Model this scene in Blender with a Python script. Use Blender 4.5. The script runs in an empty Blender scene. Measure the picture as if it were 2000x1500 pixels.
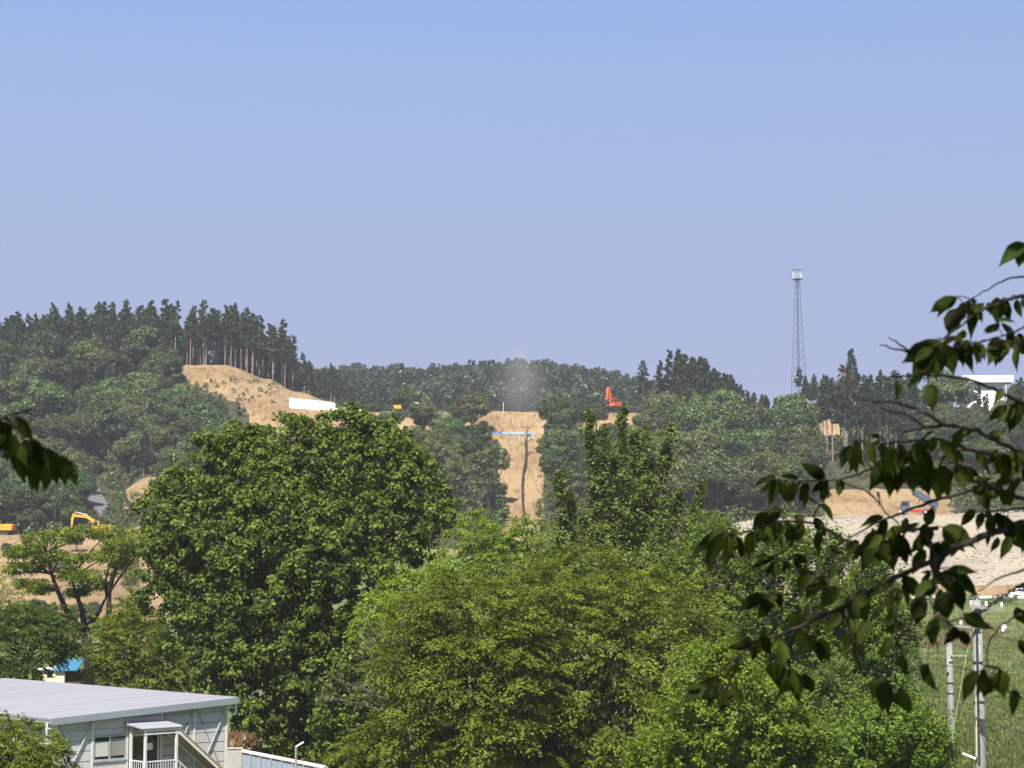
import bpy, bmesh, math, random
import numpy as np
from mathutils import Vector, Matrix, noise as mnoise

R = math.radians
S = bpy.context.scene
C = S.collection
rng = np.random.default_rng(7)
random.seed(7)

# ------------------------------------------------------------------ camera
FPX, CX, CY, HORIZON = 3732.0, 1000.0, 750.0, 1120.0
PITCH = math.atan((HORIZON - CY) / FPX)
CAMZ = 11.0
cam = bpy.data.cameras.new("camera")
cam.sensor_width = 36.0
cam.lens = 36.0 * FPX / 2000.0
cam.clip_start, cam.clip_end = 0.1, 6000.0
cam.dof.use_dof = True
cam.dof.focus_distance = 160.0
cam.dof.aperture_fstop = 11.0
camo = bpy.data.objects.new("camera", cam)
camo.location = (0, 0, CAMZ)
camo.rotation_euler = (R(90) + PITCH, 0, 0)
C.objects.link(camo)
S.camera = camo

# ------------------------------------------------------------------ sky, sun, exposure
SUN_AZ, SUN_EL = R(-166), R(52)          # azimuth from +Y towards +X
W = bpy.data.worlds.new("World")
S.world = W
W.use_nodes = True
wn = W.node_tree
wn.nodes.clear()
sky = wn.nodes.new("ShaderNodeTexSky")
sky.sky_type = 'NISHITA'
sky.sun_disc = False
sky.sun_elevation = SUN_EL
sky.sun_rotation = -SUN_AZ
sky.altitude = 0
sky.air_density = 1.0
sky.dust_density = 0.3
sky.ozone_density = 5.5
bg = wn.nodes.new("ShaderNodeBackground")
bg.inputs["Strength"].default_value = 0.09
wo = wn.nodes.new("ShaderNodeOutputWorld")
# the hazy lower air of a humid summer day, the same all round the horizon
wtc = wn.nodes.new("ShaderNodeTexCoord"); wsx = wn.nodes.new("ShaderNodeSeparateXYZ")
wn.links.new(wtc.outputs["Generated"], wsx.inputs[0])
def wmath(op, src, v=None):
    q = wn.nodes.new("ShaderNodeMath"); q.operation = op
    wn.links.new(src, q.inputs[0])
    if v is not None: q.inputs[1].default_value = v
    return q.outputs[0]
wf = wmath('EXPONENT', wmath('MULTIPLY', wmath('POWER', wmath('DIVIDE', wmath('MAXIMUM', wsx.outputs[2], 0.0), 0.28), 4.0), -1.0))
wmx = wn.nodes.new("ShaderNodeMix"); wmx.data_type = 'RGBA'; wmx.clamp_result = False
wn.links.new(wf, wmx.inputs[0]); wn.links.new(sky.outputs[0], wmx.inputs[6])
wmx.inputs[7].default_value = (2.10, 2.47, 3.90, 1.0)
wn.links.new(wmx.outputs[2], bg.inputs[0])
wn.links.new(bg.outputs[0], wo.inputs[0])
sun = bpy.data.lights.new("sun", 'SUN')
sun.energy = 5.0
sun.angle = R(0.53)
sun.color = (1.0, 0.94, 0.84)
suno = bpy.data.objects.new("sun", sun)
to_sun = Vector((math.sin(SUN_AZ) * math.cos(SUN_EL), math.cos(SUN_AZ) * math.cos(SUN_EL), math.sin(SUN_EL)))
suno.rotation_euler = to_sun.to_track_quat('Z', 'Y').to_euler()
suno.location = (0, -20, 60)
C.objects.link(suno)
S.view_settings.view_transform = 'Standard'
S.view_settings.look = 'None'
S.view_settings.gamma = 1.0
S.view_settings.exposure = 0.9
S.render.engine = 'CYCLES'
S.cycles.use_denoising = True
S.cycles.max_bounces = 6
S.cycles.diffuse_bounces = 3
S.cycles.transmission_bounces = 3
S.cycles.glossy_bounces = 2
S.cycles.volume_bounces = 0

# ------------------------------------------------------------------ helpers
_ct, _st = math.cos(PITCH), math.sin(PITCH)

def P(px, py, Y):
    """world point at photograph position (px, py), Y metres ahead of the camera"""
    dx, dz = (px - CX) / FPX, (CY - py) / FPX
    y, z = _ct - dz * _st, _st + dz * _ct
    s = Y / y
    return Vector((dx * s, Y, CAMZ + z * s))

def zpy(py, Y):
    return P(CX, py, Y).z

def tag(o, label=None, cat=None, group=None, kind=None):
    if label: o["label"] = label
    if cat: o["category"] = cat
    if group: o["group"] = group
    if kind: o["kind"] = kind
    return o

def empty(name, loc=(0, 0, 0), rz=0.0, sc=1.0):
    o = bpy.data.objects.new(name, None)
    o.empty_display_size = 0.3
    o.location = loc
    o.rotation_euler = (0, 0, rz)
    o.scale = (sc, sc, sc)
    C.objects.link(o)
    return o

def link(name, me, parent=None):
    o = bpy.data.objects.new(name, me)
    C.objects.link(o)
    if parent: o.parent = parent
    return o

class MB:
    """collects shapes and links them as one mesh object"""
    def __init__(s):
        s.v, s.f = [], []
    def add(s, vs, fs):
        n = len(s.v)
        s.v += [tuple(p) for p in vs]
        s.f += [tuple(i + n for i in f) for f in fs]
        return s
    def box(s, c, size, rot=None):
        hx, hy, hz = size[0] / 2, size[1] / 2, size[2] / 2
        vs = [Vector((x, y, z)) for x in (-hx, hx) for y in (-hy, hy) for z in (-hz, hz)]
        if rot is not None: vs = [rot @ v for v in vs]
        vs = [v + Vector(c) for v in vs]
        return s.add(vs, [(0, 1, 3, 2), (4, 6, 7, 5), (0, 4, 5, 1), (2, 3, 7, 6), (0, 2, 6, 4), (1, 5, 7, 3)])
    def span(s, a, b):
        return s.box([(a[i] + b[i]) / 2 for i in range(3)], [abs(b[i] - a[i]) for i in range(3)])
    def bar(s, a, b, w, h=None):
        a, b = Vector(a), Vector(b)
        h = h or w
        d = b - a
        q = d.to_track_quat('X', 'Z').to_matrix()
        return s.box((a + b) / 2, (d.length, w, h), q)
    def prism(s, prof, y0, y1):
        """profile in x,z extruded along y"""
        n = len(prof)
        vs = [(x, y0, z) for x, z in prof] + [(x, y1, z) for x, z in prof]
        fs = [tuple(range(n)), tuple(range(2 * n - 1, n - 1, -1))]
        fs += [(i, i + n, (i + 1) % n + n, (i + 1) % n) for i in range(n)]
        return s.add(vs, fs)
    def tube(s, pts, rad, n=6, cap=True):
        pts = [Vector(p) for p in pts]
        if not hasattr(rad, '__len__'): rad = [rad] * len(pts)
        vs, fs = [], []
        for i, p in enumerate(pts):
            d = (pts[min(i + 1, len(pts) - 1)] - pts[max(i - 1, 0)])
            if d.length < 1e-9: d = Vector((0, 0, 1))
            d.normalize()
            u = d.cross(Vector((0.31, 0.95, 0.11)))
            if u.length < 0.1: u = d.cross(Vector((1, 0, 0)))
            u.normalize()
            w = d.cross(u)
            for k in range(n):
                a = 2 * math.pi * k / n
                vs.append(p + (u * math.cos(a) + w * math.sin(a)) * rad[i])
        for i in range(len(pts) - 1):
            for k in range(n):
                a, b = i * n + k, i * n + (k + 1) % n
                fs.append((a, b, b + n, a + n))
        if cap:
            fs.append(tuple(range(n - 1, -1, -1)))
            fs.append(tuple(range((len(pts) - 1) * n, len(pts) * n)))
        return s.add(vs, fs)
    def cyl(s, c, r, h, axis='Z', n=16):
        d = {'X': Vector((1, 0, 0)), 'Y': Vector((0, 1, 0)), 'Z': Vector((0, 0, 1))}[axis]
        c = Vector(c)
        return s.tube([c - d * h / 2, c + d * h / 2], r, n)
    def mesh(s, name, m=None, smooth=False, bevel=0.0):
        me = bpy.data.meshes.new(name)
        me.from_pydata(s.v, [], s.f)
        if bevel or True:
            bm = bmesh.new(); bm.from_mesh(me)
            bmesh.ops.recalc_face_normals(bm, faces=bm.faces)
            if bevel:
                es = [e for e in bm.edges if len(e.link_faces) == 2 and e.calc_face_angle(0) > 0.6]
                bmesh.ops.bevel(bm, geom=es, offset=bevel, segments=2, affect='EDGES', clamp_overlap=True)
            bm.to_mesh(me); bm.free()
        if m: me.materials.append(m)
        if smooth:
            for p in me.polygons: p.use_smooth = True
        return me
    def build(s, name, m=None, parent=None, smooth=False, bevel=0.0):
        return link(name, s.mesh(name, m, smooth, bevel), parent)

def np_mesh(name, v, quads, m, var=None, tris=False, smooth=False):
    v = np.asarray(v, dtype=np.float32); quads = np.asarray(quads, dtype=np.int32)
    k = quads.shape[1]
    me = bpy.data.meshes.new(name)
    me.vertices.add(len(v)); me.vertices.foreach_set("co", v.ravel())
    me.loops.add(quads.size); me.loops.foreach_set("vertex_index", quads.ravel())
    me.polygons.add(len(quads))
    me.polygons.foreach_set("loop_start", np.arange(len(quads), dtype=np.int32) * k)
    me.polygons.foreach_set("loop_total", np.full(len(quads), k, dtype=np.int32))
    if var is not None:
        a = me.attributes.new("var", 'FLOAT', 'FACE')
        a.data.foreach_set("value", np.asarray(var, dtype=np.float32))
    if smooth:
        me.polygons.foreach_set("use_smooth", np.ones(len(quads), dtype=bool))
    me.materials.append(m)
    me.update(calc_edges=True)
    return me

# ------------------------------------------------------------------ materials
def new_mat(name):
    m = bpy.data.materials.new(name); m.use_nodes = True
    n = m.node_tree.nodes; n.clear()
    o = n.new("ShaderNodeOutputMaterial")
    return m, m.node_tree, n, m.node_tree.links, o

def rgb(c): return (c[0], c[1], c[2], 1.0)

def paint(name, col, rough=0.5, metal=0.0, var=0.12, scale=3.0, bump=0.0, bscale=20.0, col2=None, spec=0.4, stretch=None):
    m, nt, n, l, o = new_mat(name)
    b = n.new("ShaderNodeBsdfPrincipled")
    b.inputs["Roughness"].default_value = rough
    b.inputs["Metallic"].default_value = metal
    b.inputs["Specular IOR Level"].default_value = spec
    tc = n.new("ShaderNodeTexCoord")
    nz = n.new("ShaderNodeTexNoise"); nz.inputs["Scale"].default_value = scale; nz.inputs["Detail"].default_value = 6
    src = tc.outputs["Object"]
    if stretch:
        mp = n.new("ShaderNodeMapping"); mp.inputs["Scale"].default_value = stretch
        l.new(src, mp.inputs["Vector"]); src = mp.outputs[0]
    l.new(src, nz.inputs["Vector"])
    rp = n.new("ShaderNodeValToRGB")
    c2 = col2 or [x * (1 - var) for x in col]
    rp.color_ramp.elements[0].position, rp.color_ramp.elements[1].position = 0.35, 0.65
    rp.color_ramp.elements[0].color = rgb(c2); rp.color_ramp.elements[1].color = rgb([min(1, x * (1 + var * .4)) for x in col])
    l.new(nz.outputs[0], rp.inputs[0]); l.new(rp.outputs[0], b.inputs["Base Color"])
    if bump:
        n2 = n.new("ShaderNodeTexNoise"); n2.inputs["Scale"].default_value = bscale; n2.inputs["Detail"].default_value = 5
        l.new(tc.outputs["Object"], n2.inputs["Vector"])
        bp = n.new("ShaderNodeBump"); bp.inputs["Strength"].default_value = bump; bp.inputs["Distance"].default_value = 0.05
        l.new(n2.outputs[0], bp.inputs["Height"]); l.new(bp.outputs[0], b.inputs["Normal"])
    l.new(b.outputs[0], o.inputs[0])
    return m

def leaf_mat(name, ca, cb, trans=0.3, rough=0.5, spec=0.35, objvar=0.25, tcol=None, hue=0.0):
    """leaf: colour runs from ca to cb by leaf, and a little from tree to tree"""
    m, nt, n, l, o = new_mat(name)
    at = n.new("ShaderNodeAttribute"); at.attribute_name = "var"
    mx = n.new("ShaderNodeMix"); mx.data_type = 'RGBA'
    mx.inputs[6].default_value = rgb(ca); mx.inputs[7].default_value = rgb(cb)
    l.new(at.outputs["Fac"], mx.inputs[0])
    oi = n.new("ShaderNodeObjectInfo")
    hs = n.new("ShaderNodeHueSaturation")
    mr = n.new("ShaderNodeMapRange"); mr.inputs[3].default_value = 1 - objvar; mr.inputs[4].default_value = 1 + objvar
    l.new(oi.outputs["Random"], mr.inputs[0]); l.new(mr.outputs[0], hs.inputs["Value"])
    if hue:
        ml = n.new("ShaderNodeMath"); ml.operation = 'MULTIPLY'; ml.inputs[1].default_value = 7.31
        fr = n.new("ShaderNodeMath"); fr.operation = 'FRACT'
        m2 = n.new("ShaderNodeMapRange"); m2.inputs[3].default_value = 0.5 - hue; m2.inputs[4].default_value = 0.5 + hue * .35
        l.new(oi.outputs["Random"], ml.inputs[0]); l.new(ml.outputs[0], fr.inputs[0]); l.new(fr.outputs[0], m2.inputs[0])
        l.new(m2.outputs[0], hs.inputs["Hue"])
    l.new(mx.outputs[2], hs.inputs["Color"])
    b = n.new("ShaderNodeBsdfPrincipled")
    b.inputs["Roughness"].default_value = rough
    b.inputs["Specular IOR Level"].default_value = spec
    l.new(hs.outputs[0], b.inputs["Base Color"])
    t = n.new("ShaderNodeBsdfTranslucent")
    h2 = n.new("ShaderNodeHueSaturation"); h2.inputs["Hue"].default_value = 0.485; h2.inputs["Saturation"].default_value = 1.1; h2.inputs["Value"].default_value = 1.5
    l.new(hs.outputs[0], h2.inputs["Color"]); l.new(h2.outputs[0], t.inputs[0])
    ms = n.new("ShaderNodeMixShader"); ms.inputs[0].default_value = trans
    l.new(b.outputs[0], ms.inputs[1]); l.new(t.outputs[0], ms.inputs[2])
    l.new(ms.outputs[0], o.inputs[0])
    return m

def bark_mat(name, c1, c2, scale=3.0):
    return paint(name, c1, rough=0.9, var=0.3, scale=scale, bump=0.6, bscale=12, col2=c2, spec=0.15)

M = {}
M['bark'] = bark_mat('bark_grey_brown', (.085, .07, .055), (.04, .032, .026))
M['bark_pale'] = bark_mat('bark_cedar', (.28, .23, .19), (.15, .115, .09), 1.0)
M['bark_dark'] = bark_mat('bark_dark', (.035, .028, .024), (.016, .013, .011))
M['bark_cherry'] = bark_mat('bark_cherry', (.045, .032, .026), (.02, .015, .013), 30)
M['twig_grey'] = bark_mat('dead_twig', (.17, .14, .115), (.09, .07, .058))
M['plane_leaf'] = leaf_mat('plane_leaf', (.012, .025, .003), (.19, .262, .042), trans=.3, spec=.16, rough=.55, objvar=.05)
M['zelk_leaf'] = leaf_mat('zelkova_leaf', (.026, .044, .005), (.222, .282, .036), trans=.34, objvar=.08, spec=.15)
M['zelk_leaf2'] = leaf_mat('zelkova_leaf_pale', (.075, .125, .014), (.24, .33, .038), trans=.38, objvar=.08, spec=.15)
M['ginkgo_dark'] = leaf_mat('ginkgo_leaf_dark', (.036, .062, .012), (.20, .262, .055), trans=.3, objvar=.08, spec=.15)
M['ginkgo_leaf'] = leaf_mat('ginkgo_leaf', (.035, .065, .009), (.195, .275, .040), trans=.36, objvar=.08, spec=.15)
M['ginkgo_lime'] = leaf_mat('ginkgo_leaf_lime', (.060, .100, .010), (.25, .335, .042), trans=.38, objvar=.08, spec=.15)
M['bush_leaf'] = leaf_mat('bush_leaf', (.022, .042, .007), (.13, .19, .032), trans=.3, objvar=.08, spec=.15)
M['hill_leaf'] = leaf_mat('hill_broadleaf', (.013, .029, .008), (.108, .158, .038), trans=.16, objvar=.45, hue=.05)  # dark end lowered so the colour adds light-and-shade contrast to the crowns
M['hill_conifer'] = leaf_mat('hill_conifer', (.010, .022, .010), (.075, .105, .038), trans=.12, objvar=.25, hue=.02)
M['far_leaf'] = leaf_mat('far_pine', (.012, .027, .013), (.082, .108, .042), trans=.1, objvar=.0)
M['dead_conifer'] = leaf_mat('rust_conifer', (.075, .038, .024), (.16, .085, .05), trans=.1, objvar=.0)
M['silver_leaf'] = leaf_mat('silver_leaf', (.16, .18, .14), (.34, .36, .29), trans=.15, objvar=.0)
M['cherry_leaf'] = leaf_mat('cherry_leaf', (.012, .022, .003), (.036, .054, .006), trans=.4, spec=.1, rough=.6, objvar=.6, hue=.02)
M['grass'] = leaf_mat('meadow_grass', (.07, .10, .022), (.16, .18, .05), trans=.3, objvar=0)
M['dry_grass'] = leaf_mat('dry_grass', (.13, .075, .035), (.27, .18, .085), trans=.2, objvar=0)
M['weed'] = leaf_mat('weed', (.05, .085, .025), (.12, .15, .05), trans=.2, objvar=0)
M['white'] = paint('white_paint', (.78, .78, .76), .5, var=.06)
M['offwhite'] = paint('cream_wall', (.66, .58, .42), .7, var=.1, scale=2)
M['grey_steel'] = paint('galvanised_steel', (.40, .41, .42), .45, .35, var=.15, scale=5)
M['panel'] = paint('prefab_panel', (.47, .455, .435), .55, var=.14, scale=1.0, stretch=(3, 3, .5))
M['steel_post'] = paint('painted_steel', (.58, .58, .56), .5, var=.08)
M['roof'] = paint('roof_sheet', (.37, .365, .39), .5, .1, var=.16, scale=1.0, stretch=(.12, 3.2, 1))
M['fascia'] = paint('roof_fascia', (.27, .30, .33), .45, .2, var=.08)
M['glass'] = paint('dark_glass', (.015, .018, .02), .08, var=.2, spec=.6)
M['blind'] = paint('blind', (.46, .46, .42), .6, var=.05)
M['blind_grey'] = paint('blind_darker', (.22, .21, .2), .7, var=.08)  # right-hand blind, set darker than the left one
M['ply'] = paint('plywood', (.30, .22, .14), .8, var=.2, scale=4)
M['paper'] = paint('paper', (.8, .8, .78), .7, var=.02)
M['concrete'] = paint('concrete', (.38, .37, .34), .85, var=.2, scale=2.5, bump=.3)
M['concrete_pole'] = paint('concrete_pole', (.27, .26, .245), .85, var=.28, scale=1.3, bump=.2)
M['black'] = paint('black_rubber', (.02, .02, .02), .7, var=.2)
M['dark_steel'] = paint('dark_steel', (.06, .06, .065), .6, .2, var=.2)
M['orange'] = paint('orange_paint', (.70, .15, .055), .4, var=.12)
M['yellow'] = paint('yellow_paint', (.66, .345, .03), .5, var=.25)
M['red'] = paint('red_paint', (.42, .03, .03), .5, var=.15)
M['bluegrey'] = paint('blue_grey_paint', (.09, .105, .15), .45, .2, var=.15)
M['silver'] = paint('silver_paint', (.70, .71, .73), .3, .2, var=.04)
M['tarp'] = paint('blue_tarp', (.03, .13, .38), .45, var=.25, scale=1.5)
M['tarp_grey'] = paint('grey_sheet', (.26, .30, .33), .6, var=.2, scale=.7)
M['bluefence'] = paint('blue_fence', (.30, .36, .43), .5, .15, var=.2, scale=1.5)
M['blueroof'] = paint('blue_roof', (.05, .18, .29), .5, var=.15)
M['brown'] = paint('shed_side_brown', (.09, .055, .045), .8, var=.3)  # shed side wall, set much darker than the cream front
M['pipe'] = paint('drain_pipe', (.055, .03, .02), .7, var=.3)
M['asphalt'] = paint('asphalt', (.13, .125, .13), .9, var=.1, scale=1.5, bump=.2)
M['asphalt_pale'] = paint('pale_road', (.40, .37, .32), .9, var=.12, scale=.5)
M['rock'] = paint('rubble', (.36, .32, .26), .9, var=.25, scale=1.0)
M['tower_steel'] = paint('tower_steel', (.15, .165, .20), .5, .3, var=.1)
M['pylon_steel'] = paint('pylon_steel', (.45, .45, .46), .5, .2, var=.1)
M['lamp_white'] = paint('lamp_white', (.75, .75, .7), .4, var=.04)
M['wire'] = paint('wire', (.05, .05, .05), .6, var=.1)
M['yellow_guard'] = paint('wire_guard', (.50, .48, .32), .5, var=.1)

# ------------------------------------------------------------------ terrain
# ground heights along sight columns: {Y: photo row of the ground} or {Y: (height,)}
NEAR_L = {60: (-.8,), 110: (0,), 180: (.4,), 235: (2.2,)}
NEAR_C = {60: (-.8,), 110: (0,), 180: (.6,), 250: (2.,), 310: (6,), 332: (7,), 370: (11.5,)}
NEAR_R = {60: (-.8,), 110: (0,), 180: (1.5,), 250: (3.6,), 306: (6.45,), 312: (6.6,), 325: (6.8,), 331: (7.6,)}
COLS = {
    -700: {**NEAR_L, 250: 1225, 310: 1140, 370: 1046, 395: (18.5,), 415: (18.8,), 450: 965, 480: 880, 505: 810, 530: 755, 560: 735, 620: (70,), 800: (70,), 1700: (60,)},
    0: {**NEAR_L, 250: 1225, 310: 1140, 370: 1046, 395: (18.5,), 415: (18.8,), 450: 965, 480: 880, 505: 800, 530: 745, 560: 722, 620: (72,), 800: (72,), 1700: (60,)},
    140: {**NEAR_L, 250: 1220, 310: 1140, 370: 1046, 395: (18.5,), 415: (18.8,), 450: 985, 480: 900, 505: 805, 530: 745, 560: 720, 620: (72,), 800: (72,), 1700: (60,)},
    170: {**NEAR_L, 250: 1220, 310: 1140, 370: 1046, 395: (18.5,), 415: 1030, 430: 1000, 480: 952, 505: 850, 530: 752, 560: 720, 620: (72,), 800: (72,), 1700: (60,)},
    225: {**NEAR_L, 250: 1225, 310: 1150, 370: 1050, 395: (18.5,), 415: 1030, 430: 1000, 480: 945, 505: 840, 530: 752, 560: 720, 620: (72,), 800: (72,), 1700: (60,)},
    290: {**NEAR_C, 395: 1040, 415: 1010, 450: 960, 480: 890, 505: 815, 530: 745, 560: 716, 620: (72,), 800: (72,), 1700: (60,)},
    340: {**NEAR_C, 395: 1040, 415: 1010, 450: 960, 480: 890, 505: 810, 530: 722, 545: 712, 620: (73,), 800: (72,), 1700: (60,)},
    440: {**NEAR_C, 395: 1040, 415: 1010, 450: 960, 480: 880, 505: 786, 530: 722, 545: 713, 620: (72,), 800: (72,), 1700: (60,)},
    520: {**NEAR_C, 395: 1040, 415: 1010, 450: 945, 480: 875, 505: 800, 530: 750, 548: 740, 620: (70,), 800: (70,), 1700: (60,)},
    580: {**NEAR_C, 395: 1040, 415: 1010, 450: 945, 480: 870, 505: 808, 530: 775, 548: 764, 620: (66,), 720: (70,), 850: 768, 900: (95,), 1700: (80,)},
    640: {**NEAR_C, 395: 1040, 415: 1005, 450: 935, 480: 865, 505: 806, 530: 788, 548: 783, 620: (62,), 720: 800, 850: 768, 900: (95,), 1700: (80,)},
    700: {**NEAR_C, 395: 1040, 415: 1005, 450: 935, 480: 865, 505: 804, 530: (54.5,), 620: (56,), 720: 802, 850: 768, 900: (95,), 1700: (80,)},
    860: {**NEAR_C, 395: 1040, 415: 1005, 450: 930, 480: 860, 488: 856, 505: 803, 530: (54.5,), 620: (56,), 720: 802, 850: 766, 900: (96,), 1700: (80,)},
    950: {**NEAR_C, 395: 1040, 415: 1005, 450: 920, 480: 850, 489: 846, 505: 803, 530: (54.3,), 620: (56,), 720: 800, 850: 758, 900: (98,), 1700: (80,)},
    1060: {**NEAR_C, 395: 1040, 415: 1005, 450: 920, 480: 850, 489: 846, 505: 802, 530: (54.3,), 620: (56,), 720: 800, 850: 757, 900: (98,), 1700: (80,)},
    1150: {**NEAR_C, 395: 1040, 415: 1005, 450: 930, 480: 855, 489: 850, 505: 803, 530: (54.3,), 620: (56,), 720: 802, 850: 768, 900: (95,), 1700: (80,)},
    1250: {**NEAR_C, 395: 1035, 415: 1005, 450: 930, 480: 858, 505: 805, 530: (54.3,), 620: (56,), 720: 806, 850: 786, 900: (90,), 1700: (78,)},
    1330: {**NEAR_C, 395: 1030, 415: 1000, 450: 905, 480: 832, 505: 798, 530: (55,), 620: (56,), 720: (60,), 850: (80,), 900: (80,), 1700: (70,)},
    1390: {**NEAR_R, 340: 1140, 370: 1034, 395: (20,), 415: 1000, 450: 905, 480: 835, 505: 812, 530: (53,), 620: (54,), 900: (60,), 1700: (60,)},
    1470: {**NEAR_R, 340: 1128, 370: 1016, 395: (21.5,), 415: 995, 450: 915, 480: 862, 505: 842, 530: (50,), 620: (54,), 900: (58,), 1700: (55,)},
    1550: {**NEAR_R, 340: 1120, 370: 1012, 395: (22,), 418: 985, 450: 920, 480: 875, 505: 845, 530: 797, 560: (61,), 620: (61,), 900: (60,), 1700: (55,)},
    1640: {**NEAR_R, 340: 1120, 370: 1009, 396: (22.5,), 420: 963, 450: 902, 480: 878, 505: 858, 530: 800, 560: (60,), 620: (60,), 900: (60,), 1700: (55,)},
    1800: {**NEAR_R, 340: 1118, 370: 1007, 396: (22.6,), 420: 963, 450: 902, 480: 872, 505: 835, 530: 797, 560: (59,), 620: (60,), 900: (60,), 1700: (55,)},
    1870: {**NEAR_R, 340: 1116, 370: 1004, 396: (22.8,), 420: 985, 450: 905, 480: 865, 505: 825, 530: 797, 560: (59,), 620: (60,), 900: (60,), 1700: (55,)},
    2000: {**NEAR_R, 340: 1115, 370: 1000, 396: (23.2,), 420: 985, 450: 905, 480: 860, 505: 820, 530: 795, 560: (59,), 620: (60,), 900: (60,), 1700: (55,)},
    2700: {**NEAR_R, 340: 1115, 370: 1000, 396: (23.2,), 420: 985, 450: 905, 480: 860, 505: 820, 530: 795, 560: (59,), 620: (60,), 900: (60,), 1700: (55,)},
}
_cp = np.array(sorted(COLS), dtype=float)
_YS = np.concatenate([np.arange(60, 110, 5.), np.arange(110, 225, 4.), np.arange(225, 640, 2.5), np.arange(640, 960, 12.), np.array([960, 1050, 1200, 1400, 1700.])])
_ZT = np.zeros((len(_cp), len(_YS)))
for i, c in enumerate(_cp):
    d = COLS[int(c)]
    ks = sorted(d)
    zs = [d[k][0] if isinstance(d[k], tuple) else zpy(d[k], k) for k in ks]
    z = np.interp(_YS, ks, zs)
    zz = z.copy()                                   # soften the kinks a little
    zz[1:-1] = .25 * z[:-2] + .5 * z[1:-1] + .25 * z[2:]
    _ZT[i] = zz

def gz(x, Y):
    """ground height"""
    px = CX + FPX * x / Y
    i = int(np.clip(np.searchsorted(_cp, px) - 1, 0, len(_cp) - 2))
    t = min(1., max(0., (px - _cp[i]) / (_cp[i + 1] - _cp[i])))
    t = t * t * (3 - 2 * t)
    j = int(np.clip(np.searchsorted(_YS, Y) - 1, 0, len(_YS) - 2))
    s = min(1., max(0., (Y - _YS[j]) / (_YS[j + 1] - _YS[j])))
    a = _ZT[i, j] * (1 - s) + _ZT[i, j + 1] * s
    b = _ZT[i + 1, j] * (1 - s) + _ZT[i + 1, j + 1] * s
    return a * (1 - t) + b * t

def on_ground(px, Y):
    x = (px - CX) / FPX * Y
    return Vector((x, Y, gz(x, Y)))

def screen(p):
    d = Vector(p) - Vector((0, 0, CAMZ))
    dep = d.y * _ct + d.z * _st
    up = -d.y * _st + d.z * _ct
    return CX + FPX * d.x / dep, CY - FPX * up / dep

def inpoly(px, py, poly):
    c = False
    n = len(poly)
    for i in range(n):
        x0, y0 = poly[i]; x1, y1 = poly[(i + 1) % n]
        if (y0 > py) != (y1 > py) and px < (x1 - x0) * (py - y0) / (y1 - y0) + x0: c = not c
    return c

SOIL1 = [(325, 700), (345, 704), (445, 708), (520, 736), (650, 784), (650, 850), (575, 860), (500, 880), (430, 900), (410, 890), (492, 822), (470, 792), (420, 768), (372, 748)]
SOIL2 = [(940, 790), (1078, 790), (1066, 850), (1060, 900), (1062, 960), (1054, 1060), (980, 1060), (990, 1000), (976, 950), (972, 885), (948, 850)]
ROADP = [(172, 960), (204, 960), (212, 988), (172, 988)]
SOIL1_OPEN = [(345, 712), (445, 716), (520, 745), (640, 790), (560, 835), (500, 850), (470, 838), (492, 815), (470, 790), (420, 765), (372, 745)]
SOIL2_OPEN = [(962, 805), (1050, 805), (1040, 850), (1036, 900), (1042, 1010), (994, 1010), (990, 950), (984, 880), (962, 850)]
SOIL3 = [(1556, 792), (1648, 800), (1650, 852), (1600, 850)]
SOIL4 = [(240, 950), (300, 945), (302, 985), (245, 985)]
SOIL5 = [(655, 798), (905, 798), (905, 835), (760, 835)]
SOIL6 = [(1150, 803), (1240, 803), (1240, 838), (1150, 838)]
def clear_view(p, h, polys):
    """a tree of height h at p does not stand in front of the open soil"""
    for k in (0, .3, .6, .95):
        for dx in (-.22, 0, .22):
            sx, sy = screen((p[0] + dx * h, p[1], p[2] + h * k))
            if any(inpoly(sx, sy, q) for q in polys): return False
    return True
def zone(px, py, Y):
    """what the bare ground is: 0 woodland floor, 1 sandy soil, 2 gravel, 3 grass"""
    if 470 < Y < 552 and inpoly(px, py, SOIL1): return 1
    if 385 < Y < 520 and inpoly(px, py, SOIL2): return 1
    if 490 < Y < 600 and 590 < px < 1320: return 1
    if 505 < Y < 540 and 1552 < px < 1648: return 1
    if 396 < Y < 424 and 1612 < px < 1865: return 1
    if 238 < Y < 405 and px < 330: return 1
    if 430 < Y < 462 and 240 < px < 305: return 1
    if 325 < Y < 333 and px > 1380: return 1
    if 333 <= Y <= 396 and px > 1375: return 2
    if Y < 385: return 3
    return 0

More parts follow.
